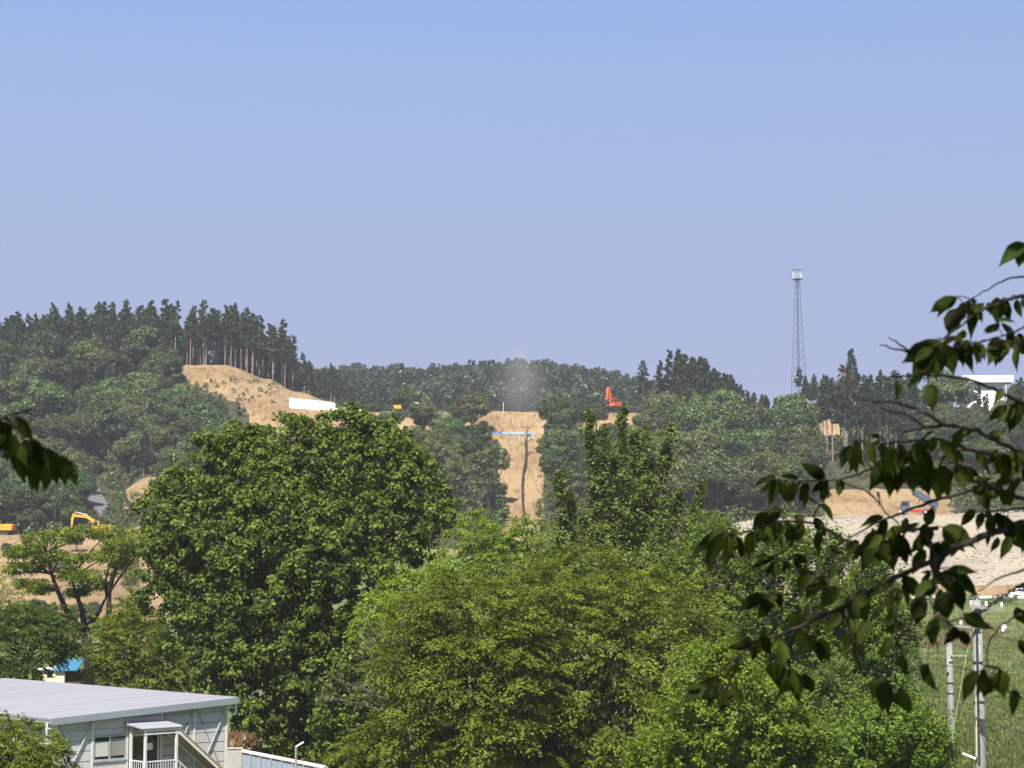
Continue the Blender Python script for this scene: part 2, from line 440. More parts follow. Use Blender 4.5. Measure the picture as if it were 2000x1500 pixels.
def build_terrain():
    us = np.arange(-680, 2681, 9.0)
    nv, nu = len(_YS), len(us)
    V = np.zeros((nv, nu, 3)); soil = np.zeros((nv, nu)); grav = np.zeros((nv, nu)); gras = np.zeros((nv, nu))
    for j, Y in enumerate(_YS):
        for i, px in enumerate(us):
            x = (px - CX) / FPX * Y
            z = gz(x, Y)
            py = CY - FPX * math.tan(math.atan((z - CAMZ) / Y) - PITCH)
            k = zone(px, py, Y)
            if 235 < Y < 640 and -100 < px < 2100:
                a = mnoise.fractal(Vector((x * .12, Y * .12, z * .12)), .9, 2.1, 4)
                b = mnoise.noise(Vector((x * .6, Y * .25, z * .2)))
                z += (.45 * a + .16 * b) * (1.0 if k in (1, 0) else .3) * (0.35 if 300 < Y < 328 else 1)
            V[j, i] = (x, Y, z)
            soil[j, i] = k == 1; grav[j, i] = k == 2; gras[j, i] = k == 3
    idx = np.arange(nv * nu).reshape(nv, nu)
    q = np.stack([idx[:-1, :-1], idx[:-1, 1:], idx[1:, 1:], idx[1:, :-1]], -1).reshape(-1, 4)
    m, nt, n, l, o = new_mat('terrain_ground')
    me = np_mesh('terrain', V.reshape(-1, 3), q, m, smooth=True)
    for nm, arr in (('soil', soil), ('gravel', grav), ('meadow', gras)):
        a = me.attributes.new(nm, 'FLOAT', 'POINT'); a.data.foreach_set('value', arr.ravel().astype(np.float32))
    b = n.new("ShaderNodeBsdfPrincipled"); b.inputs["Roughness"].default_value = .95; b.inputs["Specular IOR Level"].default_value = .1
    geo = n.new("ShaderNodeNewGeometry")
    def noise(sc, det=6, dist=0.0, vec=None):
        t = n.new("ShaderNodeTexNoise"); t.inputs["Scale"].default_value = sc; t.inputs["Detail"].default_value = det
        t.inputs["Distortion"].default_value = dist; t.inputs["Roughness"].default_value = .62
        l.new(vec or geo.outputs["Position"], t.inputs["Vector"]); return t
    def ramp(src, stops):
        r = n.new("ShaderNodeValToRGB")
        while len(r.color_ramp.elements) < len(stops): r.color_ramp.elements.new(.5)
        for e, (p, c) in zip(r.color_ramp.elements, stops): e.position = p; e.color = rgb(c)
        l.new(src, r.inputs[0]); return r
    mp = n.new("ShaderNodeMapping"); mp.inputs["Scale"].default_value = (1.0, .25, .18)   # rain ruts run downhill
    l.new(geo.outputs["Position"], mp.inputs["Vector"])
    rut = noise(.9, 8, .6, mp.outputs[0])
    big = noise(.06, 5)
    s1 = ramp(big.outputs[0], [(.30, (.20, .128, .064)), (.5, (.29, .20, .106)), (.72, (.35, .25, .142))])
    s2 = ramp(rut.outputs[0], [(.34, (.50, .44, .37)), (.50, (1, 1, 1)), (.75, (1.1, 1.08, 1.04))])
    sm = n.new("ShaderNodeMix"); sm.data_type = 'RGBA'; sm.blend_type = 'MULTIPLY'; sm.inputs[0].default_value = .85
    l.new(s1.outputs[0], sm.inputs[6]); l.new(s2.outputs[0], sm.inputs[7])
    gv = n.new("ShaderNodeTexVoronoi"); gv.inputs["Scale"].default_value = 3.2
    l.new(geo.outputs["Position"], gv.inputs["Vector"])
    gb = noise(.12, 6)
    g1 = ramp(gb.outputs[0], [(.32, (.25, .215, .165)), (.55, (.325, .28, .215)), (.75, (.38, .305, .215))])
    g2 = ramp(gv.outputs["Color"], [(.2, (.80, .80, .80)), (.6, (1, 1, 1)), (.9, (1.25, 1.24, 1.20))])
    gm = n.new("ShaderNodeMix"); gm.data_type = 'RGBA'; gm.blend_type = 'MULTIPLY'; gm.inputs[0].default_value = .8
    l.new(g1.outputs[0], gm.inputs[6]); l.new(g2.outputs[0], gm.inputs[7])
    fb = noise(.35, 6)
    f1 = ramp(fb.outputs[0], [(.35, (.035, .035, .02)), (.6, (.07, .068, .035)), (.75, (.13, .10, .055))])
    mb_ = noise(.09, 7, .4)
    m1 = ramp(mb_.outputs[0], [(.3, (.07, .115, .03)), (.48, (.125, .17, .05)), (.62, (.17, .175, .07)), (.74, (.27, .2, .105))])
    fine = noise(2.2, 4)
    def fac(attr, w=.9):
        a = n.new("ShaderNodeAttribute"); a.attribute_name = attr
        ad = n.new("ShaderNodeMath"); ad.operation = 'MULTIPLY_ADD'; ad.inputs[1].default_value = w; ad.inputs[2].default_value = -w / 2
        l.new(noise(.5, 6).outputs[0], ad.inputs[0])
        s_ = n.new("ShaderNodeMath"); s_.operation = 'ADD'; l.new(a.outputs["Fac"], s_.inputs[0]); l.new(ad.outputs[0], s_.inputs[1])
        r = n.new("ShaderNodeMapRange"); r.inputs[1].default_value = .38; r.inputs[2].default_value = .58
        l.new(s_.outputs[0], r.inputs[0]); return r.outputs[0]
    cur = f1.outputs[0]
    for att, colr in (('meadow', m1.outputs[0]), ('gravel', gm.outputs[2]), ('soil', sm.outputs[2])):
        x = n.new("ShaderNodeMix"); x.data_type = 'RGBA'
        l.new(fac(att), x.inputs[0]); l.new(cur, x.inputs[6]); l.new(colr, x.inputs[7]); cur = x.outputs[2]
    l.new(cur, b.inputs["Base Color"])
    bp = n.new("ShaderNodeBump"); bp.inputs["Strength"].default_value = .7; bp.inputs["Distance"].default_value = .35
    hs = n.new("ShaderNodeMath"); hs.operation = 'ADD'; ga = n.new("ShaderNodeAttribute"); ga.attribute_name = 'gravel'
    gi = n.new("ShaderNodeMath"); gi.operation = 'SUBTRACT'; gi.inputs[0].default_value = 1.0; l.new(ga.outputs["Fac"], gi.inputs[1])
    rm_ = n.new("ShaderNodeMath"); rm_.operation = 'MULTIPLY'; l.new(rut.outputs[0], rm_.inputs[0]); l.new(gi.outputs[0], rm_.inputs[1])
    l.new(rm_.outputs[0], hs.inputs[0]); l.new(fine.outputs[0], hs.inputs[1])
    l.new(hs.outputs[0], bp.inputs["Height"]); l.new(bp.outputs[0], b.inputs["Normal"])
    l.new(b.outputs[0], o.inputs[0])
    tag(link('terrain', me), kind='structure')
    return m

build_terrain()

def build_ground():
    """the plain all round, with the rise the camera stands on"""
    xs = np.concatenate([[-1250, -800, -400, -200], np.arange(-120, 121, 4.), [200, 400, 800, 1250]])
    ys = np.concatenate([[-280, -200], np.arange(-120, 121, 4.), [200, 400, 900, 1690]])
    X, Y = np.meshgrid(xs, ys)
    Z = -1.6 + 10.9 * np.exp(-((X ** 2 + np.minimum(Y, 0) ** 2 * .25 + np.maximum(Y, 0) ** 2 * 2.2) / 26. ** 2)) 
    V = np.stack([X, Y, Z], -1).reshape(-1, 3)
    idx = np.arange(len(V)).reshape(X.shape)
    q = np.stack([idx[:-1, :-1], idx[:-1, 1:], idx[1:, 1:], idx[1:, :-1]], -1).reshape(-1, 4)
    g = paint('grassy_ground', (.12, .16, .05), .95, var=.4, scale=.2, bump=.4, bscale=2, spec=.1)
    tag(link('ground', np_mesh('ground', V, q, g, smooth=True)), kind='structure')
build_ground()

def strip(name, pts, width, m, dz=.12, kind='structure'):
    """a road sheet laid along ground points"""
    mb = MB()
    vs, fs = [], []
    for i, p in enumerate(pts):
        d = pts[min(i + 1, len(pts) - 1)] - pts[max(i - 1, 0)]
        s_ = Vector((d.y, -d.x, 0)).normalized() * width / 2
        z = p.z + dz
        for q in (p - s_, p + s_): vs.append((q.x, q.y, z))
        for q in (p - s_, p + s_): vs.append((q.x, q.y, z - 1.2))
    for i in range(len(pts) - 1):
        a, b = 4 * i, 4 * i + 4
        fs += [(a, a + 1, b + 1, b), (a + 2, a, b, b + 2), (a + 1, a + 3, b + 3, b + 1)]
    mb.add(vs, fs)
    return tag(mb.build(name, m), kind=kind)

hp = [on_ground(px, Y) for px, Y in ((226, 418), (208, 428), (196, 438), (188, 450), (182, 462), (179, 472))]
strip('hill_road', hp, 3.8, M['asphalt'], .75)
rp = [Vector((x, 318.5 + .004 * (x - 60), 6.95)) for x in range(30, 150, 6)]
strip('valley_road', rp, 8.0, M['asphalt_pale'], .1)

# ------------------------------------------------------------------ leaves and trees
def unit(a):
    return a / np.maximum(np.linalg.norm(a, axis=-1, keepdims=True), 1e-9)

def rdir(n, r=rng):
    return unit(r.normal(size=(n, 3)))

def leaf_mesh(name, pos, axis, nrm, length, width, var, m, fold=.12):
    """kite-shaped leaves: base, two shoulders, tip"""
    n = len(pos)
    axis = unit(axis); side = unit(np.cross(nrm, axis)); nrm = np.cross(axis, side)
    L = np.broadcast_to(np.asarray(length, float), (n,))[:, None]
    Wd = np.broadcast_to(np.asarray(width, float), (n,))[:, None]
    v = np.empty((n, 4, 3))
    v[:, 0] = pos
    v[:, 1] = pos + axis * L * .45 + side * Wd * .5 + nrm * L * fold
    v[:, 2] = pos + axis * L
    v[:, 3] = pos + axis * L * .45 - side * Wd * .5 + nrm * L * fold
    q = np.arange(n * 4).reshape(n, 4)
    return np_mesh(name, v.reshape(-1, 3), q, m, np.clip(var, 0, 1))

def blob_leaves(centers, radii, per, r=rng, shell=.55, up=.35, outc=None, droop=.25, flat=.8):
    """leaves spread over clumps; returns pos, axis, normal"""
    k = len(centers)
    centers = np.repeat(np.asarray(centers, float), per, 0); radii = np.repeat(np.asarray(radii, float), per)
    d = rdir(k * per, r)
    if outc is not None:
        d = unit(d + .45 * unit(centers - np.asarray(outc)))
    rad = radii * (shell + (1 - shell) * r.random(k * per) ** .6) * (1 + .12 * r.normal(size=k * per))
    pos = centers + d * rad[:, None] * np.array([1, 1, flat])
    nrm = unit(d + np.array([0, 0, up]) + .55 * r.normal(size=d.shape))
    t = r.normal(size=d.shape) + d * .4
    ax = unit(t - (t * nrm).sum(1, keepdims=True) * nrm + np.array([0, 0, -droop]))
    return pos, ax, nrm

def limb(mb, a, b, r0, r1, bend=.15, seg=5, n=6, r=random):
    a, b = Vector(a), Vector(b)
    L = (b - a).length
    off = Vector((r.uniform(-1, 1), r.uniform(-1, 1), r.uniform(-.2, .6))) * L * bend
    pts = []
    for i in range(seg + 1):
        t = i / seg
        p = a.lerp(b, t) + off * math.sin(math.pi * t)
        p += Vector((r.uniform(-1, 1), r.uniform(-1, 1), r.uniform(-1, 1))) * L * .015 * (0 < i < seg)
        pts.append(p)
    mb.tube(pts, [r0 + (r1 - r0) * i / seg for i in range(seg + 1)], n)
    return pts

# --- prototypes for the wooded hills -------------------------------------------------
def proto_broadleaf(h, rad, nl, per, seed, m, leaf=.55, tall=.62, bare=.28):
    r = np.random.default_rng(seed); rr = random.Random(seed)
    mb = MB()
    base = h * bare
    mb.tube([(0, 0, -1.), (.05, 0, base * .5), (.1, .05, base), (.1, .1, h * .7)], [.03 * h * .6, .022 * h * .6, .016 * h * .6, .02], 6)
    c0 = np.array([0, 0, base + (h - base) * .5])
    d = rdir(nl, r); d[:, 2] = np.abs(d[:, 2]) * 1.25 - .5; d = unit(d)
    rs = .62 + .38 * r.random(nl)
    cs = c0 + d * rs[:, None] * np.array([rad, rad, (h - base) * .5])* .8
    lr = rad * (.20 + .15 * r.random(nl))
    for c in cs[:7]:
        limb(mb, (0, 0, base * (.7 + .3 * rr.random())), c, .09, .03, .08, 3, 4, rr)
    trunk = mb.mesh('trunk', M['bark'])
    pos, ax, nr = blob_leaves(cs, lr, per, r, .7, .45, c0, .3, .7)
    lv = np.repeat(r.random(nl), per) * .5 + r.random(len(pos)) * .5
    ln = leaf * (.6 + .8 * r.random(len(pos)))
    return trunk, leaf_mesh('crown', pos, ax, nr, ln, ln * .72, lv, m)

def proto_conifer(h, rad, cl, seed, m, n=1500, leaf=.7, ragged=.3, trunk_r=.2, point=.85, nbf=1.0):
    """cl: height where the crown begins, as a share of h"""
    r = np.random.default_rng(seed); rr = random.Random(seed)
    mb = MB()
    lean = r.normal(size=2) * .012 * h
    mb.tube([(0, 0, -1.), (lean[0] * .4, lean[1] * .4, h * .45), (lean[0], lean[1], h * .97)], [trunk_r, trunk_r * .75, .03], 6)
    nb = int((26 + 30 * (1 - cl)) * nbf)
    pos, ax, nr, lv, ln = [], [], [], [], []
    for k in range(nb):
        t = cl + (1 - cl) * (k + rr.random()) / nb
        s_ = (1 - t) / (1 - cl)
        R_ = rad * (s_ ** point * .9 + .1) * (1 + ragged * rr.uniform(-1, .6))
        if t < cl + .12 * (1 - cl): R_ *= .6
        a = rr.uniform(0, 6.283)
        tip = np.array([math.cos(a) * R_, math.sin(a) * R_, -R_ * .18 + R_ * .25 * rr.random()])
        b0 = np.array([lean[0] * t, lean[1] * t, h * t])
        mb.tube([b0, b0 + tip * .8], [.05, .02], 4, False)
        kk = max(8, int(n / nb * (.4 + 1.2 * s_)))
        u = r.random(kk) ** .6
        p = b0 + tip * u[:, None] + r.normal(size=(kk, 3)) * np.array([.30, .30, .22]) * (.35 + .3 * R_) * .6
        pos.append(p)
        out = unit(np.tile(tip, (kk, 1)) + r.normal(size=(kk, 3)) * .35 * R_)
        ax.append(unit(out + np.array([0, 0, -.25]) + .5 * r.normal(size=(kk, 3))))
        nr.append(unit(np.array([0, 0, 1.]) + .55 * r.normal(size=(kk, 3)) + .4 * out))
        lv.append(np.clip(rr.random() * .5 + r.random(kk) * .5, 0, 1)); ln.append(leaf * (.6 + .7 * r.random(kk)))
    trunk = mb.mesh('trunk', M['bark_pale'])
    ln = np.concatenate(ln)
    return trunk, leaf_mesh('crown', np.concatenate(pos), np.concatenate(ax), np.concatenate(nr), ln, ln * .55, np.concatenate(lv), m)

def place(name, proto, loc, sc, rz, label, cat, group=None):
    e = empty(name, loc, rz, sc)
    tag(e, label, cat, group)
    for nm, me in zip(('trunk', 'crown'), proto):
        link(nm, me, e)
    return e

BROAD = [proto_broadleaf(10 + k % 3, 4.2 + .3 * (k % 4), 30 + 3 * k, 120, 100 + k, M['hill_leaf'], .44) for k in range(8)]
CEDAR_BARE = [proto_conifer(20, 2.3 + .2 * k, .40 + .06 * (k % 3), 200 + k, M['hill_conifer'], 2300, .68, .45, .21, .85) for k in range(6)]
CEDAR_FULL = [proto_conifer(17, 2.8 + .2 * k, .2 + .05 * (k % 3), 230 + k, M['hill_conifer'], 2600, .7, .25, .22, .95, 1.4) for k in range(6)]
TRUNKY = [proto_broadleaf(15, 3.6, 26, 110, 300 + k, M['hill_leaf'], .46, bare=.5) for k in range(4)]

def scatter(n, px0, px1, Y0, Y1, gap, test=None, seed=1, tries=40):
    r = random.Random(seed); out = []
    for _ in range(n * tries):
        if len(out) >= n: break
        Y = r.uniform(Y0, Y1); px = r.uniform(px0, px1)
        p = on_ground(px, Y)
        if test and not test(px, Y, p): continue
        if any((p.x - q.x) ** 2 + (p.y - q.y) ** 2 < gap * gap for q in out): continue
        out.append(p)
    return out

def wooded(px, Y, p):
    sx, sy = screen(p)
    if zone(sx, sy, Y) != 0: return False
    if 155 < px < 232 and 415 < Y < 489: return False
    return clear_view(p, 10.5, (SOIL1_OPEN, SOIL3)) and clear_view(p, 8, (SOIL4, ROADP)) and not (1585 < px < 1790 and Y < 482)

def low_wooded(px, Y, p):
    sx, sy = screen(p)
    if zone(sx, sy, Y) != 0 or (165 < px < 222 and 425 < Y < 476): return False
    return clear_view(p, 2.6, (SOIL1_OPEN, SOIL3)) and not (1590 < px < 1790 and Y < 480)
rr0 = random.Random(5)
# the left hillside
for p in scatter(130, -60, 520, 412, 532, 5.6, wooded, 11):
    sc = rr0.choice((.65, .8, .95, 1.05, 1.2, 1.35)) * rr0.uniform(.92, 1.08)
    if 425 < p.y < 470: sc *= .85
    place('broadleaf_tree', rr0.choice(BROAD), p, sc, rr0.uniform(0, 6.28), 'round leafy tree in the dense wood covering the left hillside', 'tree', 'broadleaf trees on the left hillside')
for p in scatter(62, -60, 330, 425, 525, 4.5, wooded, 12):
    place('conifer_tree', rr0.choice(CEDAR_FULL), p, rr0.uniform(.5, .75), rr0.uniform(0, 6.28), 'dark pointed conifer among leafy trees on the left hillside', 'tree', 'young conifers on the left hillside')
# the stand of tall cedars on its crest
def crest(px, Y, p):
    return not (px > 330 and Y < 541)
for p in scatter(185, -60, 572, 535, 588, 2.3, crest, 13):
    px = screen(p)[0]
    full = px < 335 and rr0.random() < .62
    pr = rr0.choice(CEDAR_FULL if full else CEDAR_BARE)
    sc = (1.1 if full else .95) * rr0.uniform(.78, 1.16)
    if 330 < px < 572: sc *= .93
    if px < 90: sc *= .9
    place('cedar_tree', pr, p, sc * .95, rr0.uniform(0, 6.28), 'tall cedar in the stand along the crest of the left hill', 'tree', 'cedars on the left crest')
for p in scatter(70, 320, 575, 572, 606, 2.4, None, 131):
    place('conifer_tree', rr0.choice(CEDAR_FULL), p - Vector((0, 0, 1.5)), rr0.uniform(.62, .85), rr0.uniform(0, 6.28), 'dark conifer in the shade behind the bare cedar stems on the left crest', 'tree', 'conifers behind the crest cedars')
# nearer wood behind the white hoarding
for p in scatter(46, 560, 690, 585, 660, 3.6, None, 14):
    full = rr0.random() < .5
    place('cedar_tree', rr0.choice(CEDAR_FULL if full else CEDAR_BARE), p, rr0.uniform(.62, .8), rr0.uniform(0, 6.28), 'slender conifer in the wood right of the tall cedar stand, behind the white hoarding', 'tree', 'conifers behind the hoarding')
# either side of the bare strip
def not_strip(px, Y, p):
    sx, sy = screen(p)
    return not inpoly(sx, sy, SOIL2) and not (915 < sx < 1080 and Y > 452) and clear_view(p, 10, (SOIL2_OPEN,)) and (clear_view(p, 9, (SOIL5, SOIL6)) or rr0.random() < .12)
for p in scatter(36, 700, 984, 405, 488, 5.2, not_strip, 15):
    place('broadleaf_tree', rr0.choice(TRUNKY if p.y < 445 else BROAD), p, rr0.uniform(.72, 1.0), rr0.uniform(0, 6.28), 'thin-trunked leafy tree on the slope left of the bare soil strip', 'tree', 'trees left of the soil strip')
for p in scatter(34, 1050, 1330, 405, 486, 5.2, not_strip, 16):
    place('broadleaf_tree', rr0.choice(TRUNKY if p.y < 445 else BROAD), p, rr0.uniform(.72, 1.0), rr0.uniform(0, 6.28), 'thin-trunked leafy tree on the slope right of the bare soil strip', 'tree', 'trees right of the soil strip')
for px, py, Y, sc in ((922, 765, 486, 1.15), (905, 800, 484, .85), (1085, 800, 478, 1.1), (1110, 815, 470, 1.0), (830, 812, 486, .7), (790, 775, 500, .8), (985, 800, 474, .0), (668, 800, 500, .5), (728, 800, 498, .5), (1150, 812, 484, .75)):
    if sc: 
        p = on_ground(px, Y)
        place('broadleaf_tree', rr0.choice(BROAD), p, sc * .95, rr0.uniform(0, 6.28), 'dark tree standing against the bank of bare soil below the plateau edge', 'tree', 'trees below the plateau edge')
# the right hill
for p in scatter(84, 1300, 1680, 402, 472, 4.8, wooded, 17):
    sc = rr0.choice((.7, .85, 1.0, 1.15, 1.35)) * rr0.uniform(.92, 1.08)
    place('broadleaf_tree', rr0.choice(BROAD), p, sc, rr0.uniform(0, 6.28), 'leafy tree in the wood on the hillside right of centre', 'tree', 'broadleaf trees on the right hill')
def rcrest(px, Y, p): return True
for p in scatter(84, 1322, 1500, 462, 516, 3.2, rcrest, 18):
    px = screen(p)[0]
    sc = .84 if px < 1400 else .70
    if px > 1450: sc = .58
    if p.y < 480: sc *= .85
    place('cedar_tree', rr0.choice(CEDAR_FULL), p, sc * rr0.uniform(.85, 1.12), rr0.uniform(0, 6.28), 'pointed dark conifer on the crest of the hill right of centre', 'tree', 'conifers on the right crest')
for px, Y, sc, lab in ((1258, 496, .80, 'lone slender tree left of the conifers on the right crest, trunk bare'), (1290, 495, .76, 'thin bare-stemmed cedar beside the lone slender tree on the crest'), (1308, 494, .88, 'tallest bare-stemmed cedar at the left end of the right crest'), (1328, 497, .84, 'bare-stemmed cedar next to the tallest one on the right crest')):
    place('cedar_tree', CEDAR_BARE[int(px) % 6], on_ground(px, Y), sc, px, lab, 'tree')
for px, Y, sc in ((1500, 500, .5), (1518, 505, .52), (1535, 512, .46)):
    place('cedar_tree', CEDAR_FULL[int(px) % 6], on_ground(px, Y), sc, px, 'small conifer on the falling skyline between right crest and lattice tower', 'tree', 'small skyline conifers')
place('pine_tree', CEDAR_BARE[2], on_ground(1563, 545), .55, 1.0, 'single conifer standing right in front of the lattice tower', 'tree')
for p in scatter(40, 1320, 1620, 420, 480, 4, wooded, 181):
    place('conifer_tree', rr0.choice(CEDAR_FULL), p, rr0.uniform(.5, .8), rr0.uniform(0, 6.28), 'dark pointed conifer among leafy trees on the hillside right of centre', 'tree', 'conifers among the right hill trees')
# the cedars at right
for p in scatter(58, 1590, 1790, 446, 482, 3.0, None, 19):
    px = screen(p)[0]
    if not clear_view(p, 12, (SOIL3,)) and rr0.random() < .7: continue
    place('cedar_tree', rr0.choice(CEDAR_BARE), p, rr0.uniform(.82, 1.0), rr0.uniform(0, 6.28), 'bare-stemmed cedar in the plantation below the lattice tower and white building', 'tree', 'cedar plantation at right')
for p in scatter(20, 1575, 1660, 541, 556, 2.6, None, 20):
    place('conifer_tree', rr0.choice(CEDAR_FULL), p, rr0.uniform(.35, .55), rr0.uniform(0, 6.28), 'small conifer on the rise above the little soil cut by the tower', 'tree', 'small conifers above the soil cut')
SPIRE = [proto_conifer(21, 3.4, .12, 260, M['hill_conifer'], 6500, .6, .12, .22, .85, 3.0)]
place('conifer_tree', SPIRE[0], on_ground(1668, 520) - Vector((0, 0, 1)), .98, .4, 'tall spire-shaped conifer rising above the plantation right of the tower', 'tree')
RUST = proto_conifer(15, 3.2, .25, 261, M['dead_conifer'], 1500, .7, .35, .2, .8)
place('conifer_tree', RUST, on_ground(1656, 487), 1.40, .4, 'rust-brown dying conifer in front of the spire-shaped one', 'tree')
for k, (px, Y, sc) in enumerate(((1710, 500, .66), (1735, 503, .62), (1762, 506, .6), (1778, 500, .6))):
    place('conifer_tree', CEDAR_FULL[k], on_ground(px, Y), sc, k, 'mid-height conifer between the rust-brown one and the pale round tree', 'tree', 'conifers left of the pale round tree')
BIGROUND = proto_broadleaf(14, 6.5, 60, 150, 321, M['weed'], .6)
place('broadleaf_tree', BIGROUND, on_ground(1855, 494), 1.15, 0, 'large pale green round tree beside the white building on the right hill', 'tree')
for p in scatter(46, 1770, 2060, 440, 512, 5.0, lambda px, Y, p: not (1795 < px < 1905 and Y > 486) and not (1900 < px < 1985 and Y > 492), 21):
    px = screen(p)[0]
    if rr0.random() < .4 or px > 1985:
        place('conifer_tree', rr0.choice(CEDAR_FULL), p, rr0.uniform(.5, .75), rr0.uniform(0, 6.28), 'conifer in the wood below the white building at right', 'tree', 'wood below the white building')
    else:
        place('broadleaf_tree', rr0.choice(BROAD), p, rr0.uniform(.8, 1.05), rr0.uniform(0, 6.28), 'leafy tree in the wood below the white building at right', 'tree', 'wood below the white building')
for k, (px, Y) in enumerate(((1772, 512), (1790, 518), (1808, 510), (1826, 520), (1890, 512), (1990, 512))):
    place('broadleaf_tree', BROAD[k], on_ground(px, Y), .75, k, 'low leafy tree tucked beside the pale round tree and white building', 'tree', 'low trees by the white building')
# silvery bare-looking tree on the plateau edge
SILV = proto_broadleaf(9, 4.6, 26, 70, 330, M['silver_leaf'], .35)
place('broadleaf_tree', SILV, on_ground(870, 487), .8, 0, 'silvery grey half-bare tree below the plateau edge', 'tree')

def merged_trees(name, pts, protos, scs, m, label, cat, seed=3):
    """a wood too far off to tell apart: one mesh"""
    r = np.random.default_rng(seed); V = []; var = []
    cache = []
    for me in protos:
        v = np.empty(len(me.vertices) * 3, np.float32); me.vertices.foreach_get('co', v)
        a = np.empty(len(me.polygons), np.float32); me.attributes['var'].data.foreach_get('value', a)
        cache.append((v.reshape(-1, 3), a))
    for p, s in zip(pts, scs):
        v, a = cache[r.integers(len(cache))]
        t = r.random() * 6.283; c, sn = math.cos(t), math.sin(t)
        w = v * s
        V.append(np.stack([w[:, 0] * c - w[:, 1] * sn + p.x, w[:, 0] * sn + w[:, 1] * c + p.y, w[:, 2] + p.z], -1))
        var.append(np.clip(a * .6 + r.random() * .45, 0, 1))
    V = np.concatenate(V)
    me = np_mesh(name, V, np.arange(len(V)).reshape(-1, 4), m, np.concatenate(var))
    return tag(link(name, me), label, cat, kind='stuff')

FARP = [proto_broadleaf(11, 3.8, 13, 12, 400 + k, M['far_leaf'], 1.25)[1] for k in range(5)] + [proto_conifer(12, 2.8, .2, 410 + k, M['far_leaf'], 150, 1.4, .3, .2, .7)[1] for k in range(4)]
fp = scatter(1100, 540, 1400, 690, 905, 4.6, None, 22, 6)
merged_trees('distant_wood', fp, FARP, [rr0.uniform(.8, 1.15) for _ in fp], M['far_leaf'], 'hazy pine wood covering the far ridge behind the plateau', 'wood')
UND = [proto_broadleaf(3.2, 2.0, 7, 18, 420 + k, M['hill_leaf'], .6, bare=.05)[1] for k in range(5)]
up_ = scatter(620, -80, 700, 408, 530, 2.7, low_wooded, 23, 9) + scatter(190, 690, 992, 396, 488, 2.8, lambda a, b, c: zone(*screen(c), b) == 0, 24, 9) + scatter(460, 1042, 2080, 398, 530, 3.4, low_wooded, 25, 9)
merged_trees('hillside_undergrowth', up_, UND, [rr0.uniform(.6, 1.2) for _ in up_], M['hill_leaf'], 'low green undergrowth filling the gaps between hillside trees', 'undergrowth')
sp_ = scatter(60, 1600, 1800, 424, 452, 2.2, None, 26, 8) + scatter(24, 380, 620, 500, 530, 2.0, lambda a, b, c: 745 < screen(c)[1] < 790 and a < 540, 27, 20)
merged_trees('slope_shrubs', sp_, UND, [rr0.uniform(.25, .6) for _ in sp_], M['weed'], 'low scrubby bushes dotted over the open slopes', 'shrubs')

# ------------------------------------------------------------------ foreground trees
def crown_lobes(poly, Y, depth, n, lobe_r, r, front=.72, minsep=.55, margin=.75):
    """clump centres filling a rounded crown whose outline is given; the crown has real depth"""
    xs = [p[0] for p in poly]; ys = [p[1] for p in poly]
    cx, cy = (min(xs) + max(xs)) / 2, (min(ys) + max(ys)) / 2
    hw, hh = (max(xs) - min(xs)) / 2, (max(ys) - min(ys)) / 2
    s_ = FPX / Y
    out, rad = [], []
    for _ in range(n * 60):
        if len(out) >= n: break
        px, py = r.uniform(min(xs), max(xs)), r.uniform(min(ys), max(ys))
        lr = lobe_r * r.uniform(.7, 1.25)
        mg = lr * s_ * margin
        if not all(inpoly(px + dx * mg, py + dy * mg, poly) for dx, dy in ((0, 0), (1, 0), (-1, 0), (0, 1), (0, -1))): continue
        d2 = min(.96, ((px - cx) / hw) ** 2 * .8 + ((py - cy) / hh) ** 2 * .8)
        e = depth * math.sqrt(1 - d2) * r.uniform(.75, 1.0)
        y = Y - e if r.random() < front else Y + e * r.uniform(-.6, 1)
        q = P(px, py, Y); q = Vector((q.x, y, q.z))
        if any((q - o).length < minsep * (lr + k) for o, k in zip(out, rad)): continue
        out.append(q); rad.append(lr)
    return np.array([list(o) for o in out]), np.array(rad)

def leaves_clump(cs, rad, c0, r, clumps, per, leaf, cr):
    k = len(cs)
    d = unit(rdir(k * clumps, r) + .6 * np.repeat(unit(cs - c0), clumps, 0) + np.array([0, 0, .2]))
    cc = np.repeat(cs, clumps, 0) + d * np.repeat(rad, clumps)[:, None] * (.65 + .45 * r.random((k * clumps, 1)))
    pos, ax, nr = blob_leaves(cc, cr * (.7 + .6 * r.random(len(cc))), per, r, .35, .7, c0, .45, .75)
    var = np.repeat(r.random(len(cc)), per) * .45 + r.random(len(pos)) ** 1.4 * .55  # clump tone carries part of the crown's light and shade
    ln = leaf * (.65 + .7 * r.random(len(pos)))
    return pos, ax, nr, ln, ln * .85, var

